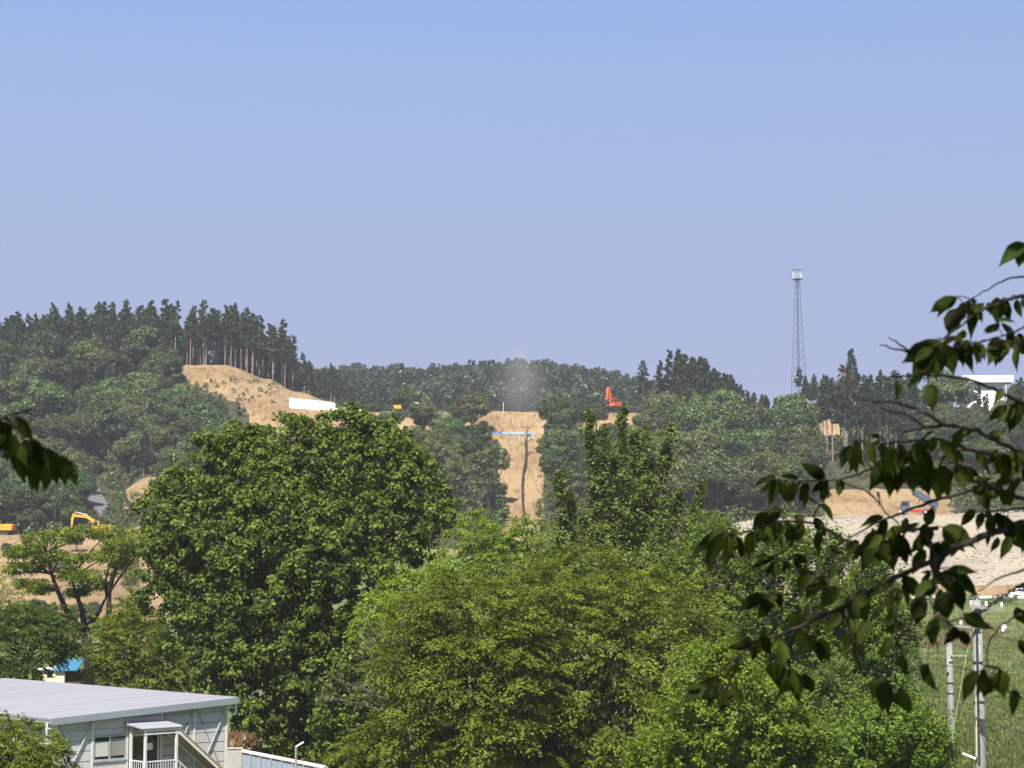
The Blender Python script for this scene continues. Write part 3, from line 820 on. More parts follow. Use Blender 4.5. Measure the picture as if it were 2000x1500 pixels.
def leaves_spray(cs, rad, c0, r, sprays, per, leaf, sl, droop=.45):
    k = len(cs)
    n = k * sprays
    out0 = np.repeat(unit(cs - c0), sprays, 0)
    d = unit(rdir(n, r) + .5 * out0 + np.array([0, 0, .25]))
    st = np.repeat(cs, sprays, 0) + d * np.repeat(rad, sprays)[:, None] * (.55 + .4 * r.random((n, 1)))
    o = unit(d * np.array([1, 1, .45]) + .35 * out0 + .25 * r.normal(size=d.shape))
    side = unit(np.cross(o, np.array([0, 0, 1.]) + .3 * r.normal(size=d.shape)))
    L = sl * (.6 + .8 * r.random(n))
    sv = r.random(n)
    rep = lambda a: np.repeat(a, per, 0)
    u = r.random(n * per) ** .7; v = r.normal(size=n * per) * .32 * (1.1 - .7 * u)
    L_ = rep(L)
    pos = rep(st) + rep(o) * (u * L_)[:, None] + rep(side) * (v * L_)[:, None] + r.normal(size=(n * per, 3)) * .035 * sl
    pos[:, 2] -= droop * u * u * L_
    ax = unit(rep(o) * .7 + rep(side) * np.sign(v)[:, None] * .8 + np.array([0, 0, -.55]) + .35 * r.normal(size=pos.shape))
    nr = unit(np.array([0, 0, 1.]) + .45 * rep(o) + .45 * r.normal(size=pos.shape))
    ln = leaf * (.6 + .8 * r.random(n * per))
    return pos, ax, nr, ln, ln * .55, rep(sv) * .55 + r.random(n * per) * .35 + .12 * u

def leaves_shoot(st, dr, L, per, leaf, rad, r):
    n = len(st)
    rep = lambda a: np.repeat(a, per, 0)
    u = r.random(n * per)
    rd = r.normal(size=(n * per, 3))
    off = unit(rd - (rd * rep(dr)).sum(1, keepdims=True) * rep(dr))
    pos = rep(st) + rep(dr) * (u * rep(L))[:, None] + off * (rad * (1.05 - .65 * u) * np.sqrt(r.random(n * per)))[:, None]
    ax = unit(off + .35 * rep(dr) + .3 * r.normal(size=pos.shape) + np.array([0, 0, -.1]))
    nr = unit(rep(dr) + np.array([0, 0, .5]) + .55 * r.normal(size=pos.shape))
    ln = leaf * (.65 + .7 * r.random(n * per))
    return pos, ax, nr, ln, ln * .9, rep(r.random(n)) * .45 + r.random(n * per) * .55

def fg_tree(name, label, poly, Y, depth, n, lobe_r, style, args, m, tpx, tr, bark='bark', seed=1, group=None, limbs=12, fork=.32, front=.72, minsep=.5, margin=.75):
    r = np.random.default_rng(seed); rr = random.Random(seed)
    cs, rad = crown_lobes(poly, Y, depth, n, lobe_r, rr, front, minsep, margin)
    base = on_ground(tpx, Y)
    c0 = cs.mean(0) - np.array([0, 0, .12 * (cs[:, 2].max() - cs[:, 2].min())])
    root = empty(name, base)
    tag(root, label, 'tree', group)
    off = np.array(list(base))
    zt = cs[:, 2].max() - base.z
    mb = MB()
    zf = zt * fork
    tp = [(0, 0, -.6), (.1, 0, zf * .5), (0, .15, zf), (rr.uniform(-.4, .4), .2, zt * .6), (rr.uniform(-.5, .5), .2, zt * .85)]
    mb.tube(tp, [tr * 1.25, tr, tr * .9, tr * .5, tr * .12], 10)
    order = list(range(len(cs))); rr.shuffle(order)
    for i in order[:limbs]:
        e = Vector(cs[i] - off)
        z0 = min(zf + rr.random() * zt * .3, e.z * .8)
        f = max(0., (z0 - zf) / (zt * .55))
        limb(mb, (0, .15, z0), e, tr * (.5 - .3 * f), .03, .1, 6, 6, rr)
    for i in order[limbs:limbs * 4]:
        e = Vector(cs[i] - off); j = rr.choice(order[:limbs])
        s0 = Vector(cs[j] - off) * .6 + Vector((0, .1, e.z * .25))
        limb(mb, s0, e, .05, .015, .12, 4, 4, rr)
    mb.build('trunk', M[bark], root, smooth=True)
    if style == 'clump': L = leaves_clump(cs, rad, c0, r, *args)
    elif style == 'spray': L = leaves_spray(cs, rad, c0, r, *args)
    else:
        sh, per, leaf, ln, rd, upb = args
        k = len(cs) * sh
        d = unit(rdir(k, r) * .8 + .6 * np.repeat(unit(cs - c0), sh, 0) + np.array([0, 0, upb]))
        st = np.repeat(cs, sh, 0) + rdir(k, r) * np.repeat(rad, sh)[:, None] * .55
        L = leaves_shoot(st, d, ln * (.6 + .8 * r.random(k)), per, leaf, rd, r)
    me = leaf_mesh('crown', L[0] - off, L[1], L[2], L[3], L[4], L[5], m)
    link('crown', me, root)
    return root

for k, p in enumerate(scatter(26, -40, 330, 226, 262, 3.2, None, 301) + scatter(9, -20, 300, 275, 350, 6, None, 302)):
    place('bush', BROAD[k % 8], p - Vector((0, 0, .8)), random.Random(k).uniform(.22, .42), k, 'low green bush on the tan earth bank behind the open-limbed tree', 'bush', 'bushes on the left earth bank')
# big plane tree left of centre
PLANE = [(268, 1010), (292, 955), (368, 908), (408, 846), (480, 824), (555, 800), (640, 796), (720, 792), (790, 826), (862, 892), (910, 955), (922, 1005), (885, 1065), (835, 1105), (800, 1155), (735, 1185), (705, 1260), (690, 1350), (705, 1420), (665, 1480), (560, 1490), (470, 1450), (462, 1392), (350, 1345), (325, 1255), (335, 1190), (262, 1150), (270, 1080)]
fg_tree('plane_tree', 'huge round dark green tree with big glossy leaves left of centre', PLANE, 106, 8.0, 330, 1.15, 'clump', (11, 48, .195, .42), M['plane_leaf'], 600, .45, 'bark', 31, limbs=30, fork=.22, minsep=.36, front=.75, margin=1.35)
# zelkovas in the middle
ZA = [(690, 1290), (760, 1240), (800, 1190), (850, 1150), (930, 1120), (1010, 1130), (1060, 1190), (1080, 1300), (1080, 1420), (1060, 1540), (680, 1540), (690, 1450), (770, 1390), (790, 1330), (740, 1310)]
fg_tree('zelkova_tree', 'broad feathery green tree at bottom centre, left of the two', ZA, 84, 5.0, 100, 1.2, 'spray', (15, 78, .15, 1.05), M['zelk_leaf'], 905, .3, 'bark', 32, limbs=16, fork=.25, minsep=.6)
ZB = [(980, 1180), (1010, 1120), (1080, 1090), (1160, 1085), (1250, 1105), (1340, 1140), (1400, 1200), (1415, 1280), (1340, 1330), (1290, 1400), (1270, 1540), (980, 1540), (960, 1400), (960, 1280)]
fg_tree('zelkova_tree', 'broad feathery green tree at bottom centre, right of the two', ZB, 87, 5.0, 100, 1.2, 'spray', (15, 78, .15, 1.05), M['zelk_leaf'], 1170, .3, 'bark', 33, limbs=16, fork=.25, minsep=.6)
# paler trees behind them
ZC = [(862, 1070), (880, 1030), (930, 1008), (990, 1018), (1060, 1014), (1130, 1030), (1160, 1090), (1150, 1150), (1060, 1180), (900, 1170), (850, 1130)]
fg_tree('ash_tree', 'yellow-green tree peeking over the feathery trees below the bare strip', ZC, 122, 4.0, 52, 1.1, 'spray', (17, 34, .2, .85), M['zelk_leaf2'], 1010, .22, 'twig_grey', 34, limbs=20, fork=.5)
ZD = [(700, 1230), (715, 1180), (770, 1140), (840, 1105), (880, 1100), (900, 1150), (860, 1200), (800, 1240), (740, 1260)]
fg_tree('ash_tree', 'pale leafy tree wedged between the huge round tree and the feathery ones', ZD, 98, 2.6, 30, .9, 'spray', (16, 32, .18, .8), M['zelk_leaf2'], 800, .16, 'twig_grey', 35, limbs=14, fork=.5)
# right-hand ginkgos and other trees
GM = [('ginkgo_tree', 'mid-green tree behind the hanging twigs, left in the right-hand thicket', [(1290, 1180), (1320, 1085), (1370, 1030), (1440, 1020), (1490, 1060), (1500, 1180), (1480, 1290), (1400, 1330), (1300, 1290)], 104, 4, 60, 1.1, 'ginkgo_leaf', 1400, 41),
      ('ginkgo_tree', 'mid-green tree in the middle of the right-hand thicket, behind the hanging twigs', [(1440, 1150), (1480, 1040), (1540, 1015), (1610, 1040), (1665, 1100), (1680, 1240), (1640, 1340), (1520, 1350), (1440, 1280)], 98, 4, 62, 1.1, 'ginkgo_leaf', 1560, 42),
      ('ginkgo_tree', 'mid-green tree at the right edge of the thicket, beside the grass field', [(1600, 1210), (1640, 1110), (1700, 1070), (1745, 1120), (1775, 1250), (1770, 1350), (1790, 1450), (1700, 1480), (1600, 1400), (1590, 1290)], 94, 3.4, 56, 1.05, 'ginkgo_leaf', 1690, 43),
      ('ginkgo_tree', 'bright lime-green tree at the bottom right of the feathery trees', [(1215, 1540), (1235, 1450), (1262, 1452), (1285, 1375), (1315, 1372), (1325, 1290), (1365, 1300), (1395, 1245), (1430, 1300), (1470, 1295), (1500, 1350), (1545, 1365), (1560, 1420), (1600, 1440), (1600, 1540)], 70, 3.2, 95, .6, 'ginkgo_lime', 1410, 44),
      ('ginkgo_tree', 'lime-green bushy tree in the bottom right corner, left of the utility pole', [(1590, 1540), (1610, 1440), (1650, 1440), (1665, 1390), (1720, 1400), (1745, 1375), (1790, 1420), (1825, 1425), (1850, 1540)], 68, 2.4, 52, .6, 'ginkgo_leaf', 1715, 45),
      ('ginkgo_tree', 'dark green tree low in the gap right of the bright lime-green one', [(1480, 1540), (1500, 1380), (1560, 1310), (1640, 1300), (1700, 1340), (1720, 1420), (1700, 1540)], 82, 3, 40, .95, 'ginkgo_dark', 1610, 46)]
for nm, lab, poly, Y, dep, n, lr, mt, tpx, sd in GM:
    lf = .15 if Y > 85 else .12
    fg_tree(nm, lab, poly, Y, dep, n, lr, 'shoot', (18, 36, lf, 1.15 if Y > 85 else .95, .2 if Y > 85 else .16, 1.0), M[mt], tpx, .2, 'bark', sd, limbs=14, fork=.25)

def upright_ginkgo():
    """tree of many steep leaders, each a ragged green column"""
    r = np.random.default_rng(51); rr = random.Random(51)
    Y = 112.
    base = on_ground(1225, Y)
    root = empty('ginkgo_tree', base)
    tag(root, 'tall dark green tree of steep upright leaders right of the bare strip', 'tree')
    off = np.array(list(base)); mb = MB()
    mb.tube([(0, 0, -.5), (0, 0, 4), (.1, 0, 9)], [.4, .32, .2], 10)
    st, dr, ln = [], [], []
    lead = [(1092, 925, 1105, 1120), (1112, 960, 1130, 1120), (1150, 806, 1175, 1100), (1180, 835, 1195, 1100), (1215, 800, 1215, 1080), (1240, 850, 1225, 1090), (1262, 838, 1245, 1080), (1312, 832, 1262, 1080), (1300, 880, 1255, 1090), (1330, 960, 1290, 1110), (1372, 945, 1330, 1130), (1200, 890, 1205, 1090), (1280, 905, 1245, 1090), (1352, 1000, 1330, 1120), (1165, 900, 1180, 1100), (1140, 1010, 1160, 1120), (1255, 940, 1240, 1100), (1300, 980, 1270, 1110), (1190, 960, 1200, 1110), (1225, 920, 1220, 1100)]
    for tx, ty, bx, by in lead:
        y = Y + rr.uniform(-2.2, 2.2)
        a, b = P(bx, by, y), P(tx, ty, y + rr.uniform(-.5, .5))
        H = (b - a).length
        j = Vector((0, 0, rr.uniform(4.5, 8)))
        limb(mb, j, a - base, .14, .1, .05, 4, 6, rr)
        pts = limb(mb, a - base, b - base, .1, .015, .04, 6, 5, rr)
        k = int(H * 15)
        for i in range(k):
            t = (i + rr.random()) / k
            q = a.lerp(b, t)
            w = (1.2 * (1 - t) ** .7 + .28) * (1 + .5 * math.sin(t * 11 + tx)) * rr.choice((.5, .9, 1.5))
            ang = rr.uniform(0, 6.283)
            d = Vector((math.cos(ang) * .8, math.sin(ang) * .8, rr.uniform(.35, 1.2))).normalized()
            st.append(list(q)); dr.append(list(d)); ln.append(w * rr.uniform(.5, 1.1))
    mb.build('trunk', M['bark'], root, smooth=True)
    L = leaves_shoot(np.array(st), np.array(dr), np.array(ln), 24, .17, .22, r)
    link('crown', leaf_mesh('crown', L[0] - off, L[1], L[2], L[3], L[4], L[5], M['ginkgo_dark']), root)
upright_ginkgo()
GX = [(1060, 1180), (1080, 1110), (1150, 1080), (1250, 1070), (1340, 1080), (1380, 1140), (1330, 1220), (1200, 1240), (1090, 1220)]
fg_tree('ginkgo_tree', 'dark green tree at the foot of the tall upright one, behind the feathery trees', GX, 109, 3.5, 42, 1.1, 'shoot', (18, 30, .16, .9, .26, .9), M['ginkgo_dark'], 1215, .2, 'bark', 52, limbs=8, fork=.2)

# open-limbed tree at left, with visible branches
def open_tree():
    r = np.random.default_rng(61); rr = random.Random(61)
    Y = 128.
    base = on_ground(172, Y)
    root = empty('acacia_tree', base)
    tag(root, 'open-limbed tree with flat leaf layers and visible dark branches at left', 'tree')
    off = np.array(list(base)); mb = MB()
    LB = [(50, 1075, 34), (85, 1052, 36), (120, 1045, 34), (160, 1042, 34), (205, 1040, 36), (245, 1045, 32), (40, 1110, 28), (75, 1100, 30), (265, 1075, 22), (150, 1090, 22), (110, 1085, 24), (200, 1085, 26), (135, 1120, 28), (165, 1125, 30), (60, 1140, 26), (80, 1150, 24), (185, 1140, 24), (230, 1065, 26), (30, 1080, 22), (150, 1155, 20), (235, 1100, 14)]
    F1, F2 = P(163, 1222, Y) - base, P(150, 1180, Y) - base
    mb.tube([(0, 0, -.5), P(176, 1300, Y) - base, P(166, 1235, Y) - base], [.48, .42, .30], 10)
    nodes = [[P(163, 1240, Y) - base, P(128, 1190, Y) - base, P(112, 1152, Y) - base, P(100, 1120, Y) - base, P(92, 1080, Y) - base],
             [P(166, 1235, Y) - base, P(160, 1190, Y) - base, P(150, 1165, Y) - base, P(140, 1130, Y) - base],
             [P(168, 1230, Y) - base, P(190, 1200, Y) - base, P(208, 1165, Y) - base]]
    for nd in nodes: mb.tube(nd, [.24 - .18 * i / (len(nd) - 1) for i in range(len(nd))], 7)
    cs, rad = [], []
    for px, py, rp in LB:
        c = P(px, py, Y + rr.uniform(-2.5, 2.5)); cs.append(list(c)); rad.append(rp * Y / FPX)
        s0 = min((q for nd in nodes for q in nd), key=lambda q: ((q + base) - c).length + (0 if q.z + base.z < c.z else 9))
        limb(mb, s0, c - base + Vector((0, 0, -.3)), .1, .02, .1, 5, 5, rr)
        for _ in range(5):
            limb(mb, c - base + Vector((0, 0, -.4)), c - base + Vector((rr.uniform(-1, 1), rr.uniform(-1, 1), rr.uniform(-.2, .5))) * rp * Y / FPX, .025, .008, .1, 3, 4, rr)
    mb.build('trunk', M['bark_dark'], root, smooth=True)
    cs, rad = np.array(cs), np.array(rad)
    k = len(cs); sp = 34
    d = rdir(k * sp, r) * np.array([1, 1, .38])
    st = np.repeat(cs, sp, 0) + d * np.repeat(rad, sp)[:, None]
    pos, ax, nr = blob_leaves(st, np.full(len(st), .45), 26, r, .2, .9, None, .3, .4)
    ln = .2 * (.6 + .8 * r.random(len(pos)))
    link('crown', leaf_mesh('crown', pos - off, ax, nr, ln, ln * .5, np.repeat(r.random(len(st)), 26) * .6 + .4 * r.random(len(pos)), M['zelk_leaf']), root)
    # the slimmer tree beside it
    b2 = on_ground(212, Y + 6)
    root = empty('acacia_tree', b2)
    tag(root, 'slim half-bare tree with grey twigs right of the open-limbed one', 'tree')
    mb = MB(); off = np.array(list(b2))
    A = [P(x, y, Y + 6) - b2 for x, y in ((213, 1160), (220, 1120), (232, 1090), (240, 1070))]
    mb.tube([(0, 0, -.5), P(212, 1230, Y + 6) - b2] + A, [.26, .22, .17, .12, .08, .03], 8)
    st = []
    for _ in range(46):
        s0 = rr.choice(A[1:]); e = P(rr.uniform(205, 285), rr.uniform(1050, 1135), Y + 6 + rr.uniform(-2, 2)) - b2
        pts = limb(mb, s0, e, .04, .008, .15, 5, 4, rr)
        if rr.random() < .45: st += [list(p + b2) for p in pts[2:]]
    mb.build('trunk', M['bark'], root, smooth=True)
    pos, ax, nr = blob_leaves(np.array(st), np.full(len(st), .5), 14, r, .2, .9, None, .3, .5)
    ln = .18 * (.6 + .8 * r.random(len(pos)))
    link('crown', leaf_mesh('crown', pos - off, ax, nr, ln, ln * .5, r.random(len(pos)), M['zelk_leaf']), root)
open_tree()
BA = [(-40, 1250), (-10, 1200), (40, 1180), (90, 1178), (140, 1205), (168, 1250), (158, 1288), (100, 1294), (78, 1312), (70, 1350), (-40, 1350)]
fg_tree('round_tree', 'dense round green tree behind the prefab roof at far left', BA, 112, 3.0, 46, .9, 'spray', (22, 40, .14, .6), M['bush_leaf'], 60, .2, 'bark_dark', 62, limbs=6, fork=.3)
BB = [(188, 1290), (190, 1230), (215, 1195), (250, 1160), (290, 1175), (335, 1220), (372, 1290), (375, 1362), (260, 1362), (185, 1335)]
fg_tree('round_tree', 'olive green bushy tree between the round one and the huge dark tree', BB, 114, 2.8, 46, .9, 'spray', (22, 40, .14, .6), M['zelk_leaf'], 262, .2, 'bark_dark', 63, limbs=6, fork=.3)
NL = [(-90, 1580), (-80, 1440), (-20, 1412), (35, 1414), (70, 1446), (92, 1418), (112, 1448), (165, 1438), (140, 1468), (122, 1488), (135, 1580)]
fg_tree('zelkova_tree', 'bright leafy tree top in the bottom left corner before the prefab', NL, 56, 1.8, 60, .42, 'spray', (22, 40, .085, .42), M['zelk_leaf'], 10, .14, 'bark', 64, limbs=14, fork=.35)
SB = [(-60, 1130), (-30, 1110), (20, 1120), (40, 1160), (30, 1200), (-20, 1210), (-60, 1190)]
fg_tree('acacia_tree', 'sparse grey-green tree at the left edge before the soil bank', SB, 136, 2, 18, .8, 'spray', (9, 22, .14, .7), M['zelk_leaf'], -10, .12, 'bark', 65, limbs=10, fork=.4)

ZF = [(600, 1540), (620, 1380), (660, 1260), (720, 1230), (790, 1260), (810, 1360), (800, 1540)]
fg_tree('plane_tree', 'dark shrubby tree in the shade between huge round tree and feathery ones', ZF, 97, 2.6, 60, 1.0, 'clump', (11, 30, .2, .45), M['plane_leaf'], 700, .15, 'bark_dark', 66, limbs=10, fork=.2)
def bare_tree():
    rr = random.Random(71)
    Y = 79.5
    base = on_ground(815, Y)
    root = empty('bare_tree', base)
    tag(root, 'dead tree of bare grey forked branches between dark and feathery trees', 'tree')
    mb = MB()
    def grow(p, d, L, r0, lvl):
        q = p + d * L
        limb(mb, p, q, r0, r0 * .55, .08, 5, 5, rr)
        if lvl == 0: return
        for _ in range(3 if lvl > 1 else 4):
            dd = (d + Vector((rr.uniform(-.75, .55), rr.uniform(-.5, .5), rr.uniform(-.3, .45)))).normalized()
            t = rr.uniform(.5, 1.0)
            grow(p.lerp(q, t), dd, L * rr.uniform(.5, .75), r0 * .5, lvl - 1)
    a = P(800, 1400, Y) - base
    mb.tube([(0, 0, -.5), (0, 0, 2.2), a], [.12, .1, .07], 7)
    for tx, ty in ((768, 1330), (735, 1300), (712, 1345), (760, 1260), (695, 1375), (730, 1380), (790, 1290)):
        e = P(tx, ty, Y + rr.uniform(-1.2, .8)) - base
        grow(a, (e - a).normalized(), (e - a).length * .8, .035, 3)
    mb.build('trunk', M['twig_grey'], root, smooth=True)
bare_tree()

# ------------------------------------------------------------------ prefab site office
def prefab():
    YAW = R(43)
    x0 = (122 - CX) / FPX * 75.0
    base = Vector((x0, 75.0, .0))
    root = empty('prefab_building', base, YAW)
    tag(root, 'light grey two-storey prefab with ribbed roof and outside stair, bottom left', 'building')
    L, D, ZE, RISE, OV = 7.9, 19.0, 5.40, .40, .35
    zr = lambda x: ZE + RISE * x / L
    # core behind the panels
    mb = MB()
    mb.add([(.06, .06, -.4), (L - .06, .06, -.4), (L - .06, D, -.4), (.06, D, -.4), (.06, .06, zr(0) - .12), (L - .06, .06, zr(L) - .12), (L - .06, D, zr(L) - .12), (.06, D, zr(0) - .12)],
           [(0, 1, 5, 4), (1, 2, 6, 5), (2, 3, 7, 6), (3, 0, 4, 7), (4, 5, 6, 7), (0, 3, 2, 1)])
    wall = mb.build('wall', M['panel'], root)
    bay = L / 5
    H = .405
    # siding panels, bay by bay
    pm = MB().box((0, 0, 0), (bay - .09, .05, H - .032)).mesh('wall_panel', M['panel'], bevel=.006)
    WX0, WX1, WZ0, WZ1 = bay + .06, 2 * bay - .05, 3.66, 4.62
    for b in range(5):
        for k in range(13):
            zc = .02 + H * (k + .5)
            x = bay * (b + .5)
            if zc + H / 2 > zr(bay * b) - .14: continue
            if b == 1 and WZ0 - H * .45 < zc < WZ1 + H * .3: continue
            if b == 2 and 2.68 < zc < 4.70: continue
            o = link('wall_panel', pm, wall); o.location = (x, .03, zc)
    lm = MB().box((0, 0, 0), (.05, 1.72, H - .032)).mesh('wall_panel', M['panel'], bevel=.006)
    for b in range(10):
        for k in range(13):
            o = link('wall_panel', lm, wall); o.location = (.03, .98 + 1.82 * b, .02 + H * (k + .5))
    # infill round window and door, following the panels
    mb = MB()
    zlo = .02 + H * math.ceil((WZ0 - H * .45 - .02) / H - .5)
    mb.span((bay + .05, .01, WZ1 + .02), (2 * bay - .05, .05, 4.88))
    mb.span((2 * bay + .05, .01, 4.72), (3 * bay - .05, .05, 5.05))
    mb.build('lintel_panel', M['panel'], root)
    # posts
    for b in range(6):
        x = bay * b
        mb = MB().span((x - .045, -.03, -.4), (x + .045, .055, zr(x) - .1))
        mb.span((x - .13, -.05, zr(x) - .20), (x + .13, -.025, zr(x) - .15))
        mb.build('post', M['steel_post'], root)
    # crossed braces
    for b in (0, 3, 4):
        xa, xb = bay * b + .07, bay * (b + 1) - .04
        zt = zr(xa) - .24
        MB().tube([(xb, -.07, zt), (xa, -.07, 2.55)], .032, 8).build('brace', M['grey_steel'], root)
        MB().tube([(xa, -.055, zt), (xb, -.055, 2.55)], .016, 6).build('brace', M['fascia'], root)
    # roof sheet with ribs across
    mb = MB()
    prof = []
    y = -OV
    while y < D + OV:
        prof += [(y, 0), (y + .075, 0), (y + .105, .075), (y + .155, .075), (y + .18, 0)]
        y += .18
    xa, xb = -.45, L + .34
    vs = []
    for yy, zz in prof:
        vs += [(xa, yy, zr(xa) + zz), (xb, yy, zr(xb) + zz), (xa, yy, zr(xa) + zz - .02), (xb, yy, zr(xb) + zz - .02)]
    fs = []
    for i in range(len(prof) - 1):
        a, b = 4 * i, 4 * i + 4
        fs += [(a, a + 1, b + 1, b), (a + 2, b + 2, b + 3, a + 3), (a, b, b + 2, a + 2), (a + 1, a + 3, b + 3, b + 1)]
    mb.add(vs, fs)
    roof = mb.build('roof', M['roof'], root)
    # fascia on the gable, eave beam on the long side, soffit
    mb = MB()
    mb.add([(xa, -OV - .03, zr(xa) - .20), (xb, -OV - .03, zr(xb) - .20), (xb, -OV - .03, zr(xb) + .06), (xa, -OV - .03, zr(xa) + .06),
            (xa, -OV, zr(xa) - .20), (xb, -OV, zr(xb) - .20), (xb, -OV, zr(xb) + .06), (xa, -OV, zr(xa) + .06)],
           [(0, 1, 2, 3), (4, 7, 6, 5), (0, 4, 5, 1), (3, 2, 6, 7), (0, 3, 7, 4), (1, 5, 6, 2)])
    mb.build('fascia', M['fascia'], roof)
    MB().span((xa + .04, -OV, zr(xa) - .14), (xa + .1, D, zr(xa) - .03)).build('eave_beam', M['grey_steel'], roof)
    mb = MB()
    for x in (-.0, L * .5, L):
        mb.span((x - .04, -OV, zr(x) - .1), (x + .04, .0, zr(x) - .03))
    mb.build('purlin', M['fascia'], roof)
    # brackets at the eaves
    for x, s_ in ((-.02, -1), (L + .03, 1)):
        mb = MB()
        z = zr(x) - .62
        w = .42
        mb.bar((x, -.02, z), (x + s_ * w, -.02, z), .05); mb.bar((x, -.02, z + .26), (x + s_ * w, -.02, z + .26), .045)
        mb.bar((x + s_ * w, -.02, z - .02), (x + s_ * w, -.02, z + .46), .06)
        mb.build('eave_bracket', M['white'], root)
    # window
    w = MB()
    for a, b in (((WX0, -.02, WZ0), (WX1, .05, WZ0 + .05)), ((WX0, -.02, WZ1 - .05), (WX1, .05, WZ1)), ((WX0, -.02, WZ0 + .05), (WX0 + .05, .05, WZ1 - .05)), ((WX1 - .05, -.02, WZ0 + .05), (WX1, .05, WZ1 - .05))):
        w.span(a, b)
    xm = (WX0 + WX1) / 2
    w.span((xm - .04, -.015, WZ0 + .05), (xm + .04, .05, WZ1 - .05))
    win = w.build('window', M['grey_steel'], root)
    for k, (a, b) in enumerate(((WX0 + .05, xm - .04), (xm + .04, WX1 - .05))):
        MB().span((a, .028, WZ0 + .05), (b, .034, WZ1 - .05)).build('pane', M['glass'], win)
        MB().span((a + .02, .012, WZ0 + .16), (b - .02, .018, WZ1 - (.22 if k == 0 else .12))).build('blind', M['blind'] if k == 0 else M['blind_grey'], win)
    MB().span((WX0 - .03, -.06, WZ0 - .05), (WX1 + .03, .03, WZ0)).build('sill', M['grey_steel'], win)
    # door
    d0, d1 = 2 * bay + .12, 3 * bay - .12
    dr = MB()
    for a, b in (((d0, -.03, 2.7), (d0 + .12, .04, 4.6)), ((d1 - .05, -.03, 2.7), (d1, .04, 4.6)), ((d0 + .12, -.03, 4.52), (d1 - .05, .04, 4.6)), (((d0 + d1) / 2 - .03, -.02, 2.7), ((d0 + d1) / 2 + .05, .04, 4.52))):
        dr.span(a, b)
    door = dr.build('door', M['steel_post'], root)
    MB().span((d0 + .12, .02, 2.72), ((d0 + d1) / 2 - .03, .03, 4.52)).build('pane', M['glass'], door)
    MB().span(((d0 + d1) / 2 + .05, .02, 2.72), (d1 - .05, .03, 4.52)).build('pane', M['glass'], door)
    MB().span((d0 + .80, .005, 3.95), (d0 + 1.08, .012, 4.22)).build('notice', M['paper'], door)
    MB().span((d0 - .05, -.08, 4.62), (d1 + .1, .02, 4.78)).build('door_hood', M['panel'], root)
    # canopy, landing, posts, railings
    cx0, cx1, out = 2 * bay - .18, 3 * bay + .18, 1.15
    mb = MB(); vs, fs = [], []
    n = 9
    for i in range(n * 4 + 1):
        y = -out - .12 + (out + .1) * 1.0 * i / (n * 4)
        z = 4.92 + .12 * i / (n * 4) + (.045 if i % 4 in (1, 2) else 0)
        vs += [(cx0, y, z), (cx1, y, z), (cx0, y, z - .025), (cx1, y, z - .025)]
    for i in range(n * 4):
        a, b = 4 * i, 4 * i + 4
        fs += [(a, a + 1, b + 1, b), (a + 2, b + 2, b + 3, a + 3), (a, b, b + 2, a + 2), (a + 1, a + 3, b + 3, b + 1)]
    fs += [(0, 2, 3, 1)]
    mb.add(vs, fs)
    can = mb.build('canopy', M['roof'], root)
    MB().span((cx0 + .2, -out - .06, 4.78), (cx1 - .1, -out, 4.88)).build('canopy_beam', M['steel_post'], can)
    MB().span((cx0 + .2, -out - .05, 4.66), (cx1 - .1, -out - .01, 4.71)).build('canopy_beam', M['steel_post'], can)
    px0, px1 = cx0 + .3, cx1 - .2
    MB().span((px0 - .1, -out - .05, 2.58), (px1 + .1, -.03, 2.70)).build('landing', M['grey_steel'], root)
    for x, y in ((px0, -out), (px1, -out), (px0 - .04, -.16)):
        MB().span((x - .045, y - .045, -.3 if y < -.5 else 2.6), (x + .045, y + .045, 4.86)).build('canopy_post', M['steel_post'], root)
    rail = MB().bar((px0 + .05, -out, 3.60), (px1 - .05, -out, 3.60), .05).build('railing', M['steel_post'], root)
    MB().bar((px0 + .05, -out, 2.80), (px1 - .05, -out, 2.80), .035).build('bottom_rail', M['steel_post'], rail)
    MB().bar((px0, -out + .05, 3.60), (px0, -.2, 3.60), .05).build('hand_rail', M['steel_post'], rail)
    MB().bar((px0, -out + .05, 2.8), (px0, -.2, 2.8), .035).build('bottom_rail', M['steel_post'], rail)
    bm_ = MB().span((-.011, -.011, 2.82), (.011, .011, 3.58)).mesh('baluster', M['steel_post'])
    for k in range(11):
        o = link('baluster', bm_, rail); o.location = (px0 + .12 + k * (px1 - px0 - .24) / 10, -out, 0)
    for k in range(6):
        o = link('baluster', bm_, rail); o.location = (px0, -out + .16 + k * .155, 0)
    # stair going down to the right, with its own sloping roof
    run, drop = 3.3, 2.7
    sx = px1 + .1
    tg = drop / run
    st = MB()
    for y in (-out, -.12):
        st.bar((sx, y, 2.62), (sx + run, y, -.08), .06, .22)
    stair = st.build('stair', M['grey_steel'], root)
    tm = MB().box((0, 0, 0), (.27, out - .22, .04)).mesh('tread', M['grey_steel'])
    for k in range(13):
        o = link('tread', tm, stair); o.location = (sx + .14 + k * run / 13.2, -(out + .12) / 2, 2.5 - k * drop / 13.2)
    sr = MB().bar((sx, -out, 3.55), (sx + run, -out, 3.55 - drop), .045)
    for k in range(14):
        x = sx + .1 + k * run / 14.5
        sr.span((x - .011, -out - .011, 2.66 - tg * (x - sx)), (x + .011, -out + .011, 3.55 - tg * (x - sx)))
    sr.build('stair_rail', M['steel_post'], stair)
    zs = 4.78
    rx = sx - .05
    sroof = MB().bar((rx, -out / 2 - .05, zs), (rx + run + .5, -out / 2 - .05, zs - tg * (run + .5)), out + .14, .03).build('stair_roof', M['ply'], root)
    MB().bar((rx, -out - .12, zs - .10), (rx + run + .5, -out - .12, zs - .10 - tg * (run + .5)), .05, .09).build('stair_roof_beam', M['steel_post'], sroof)
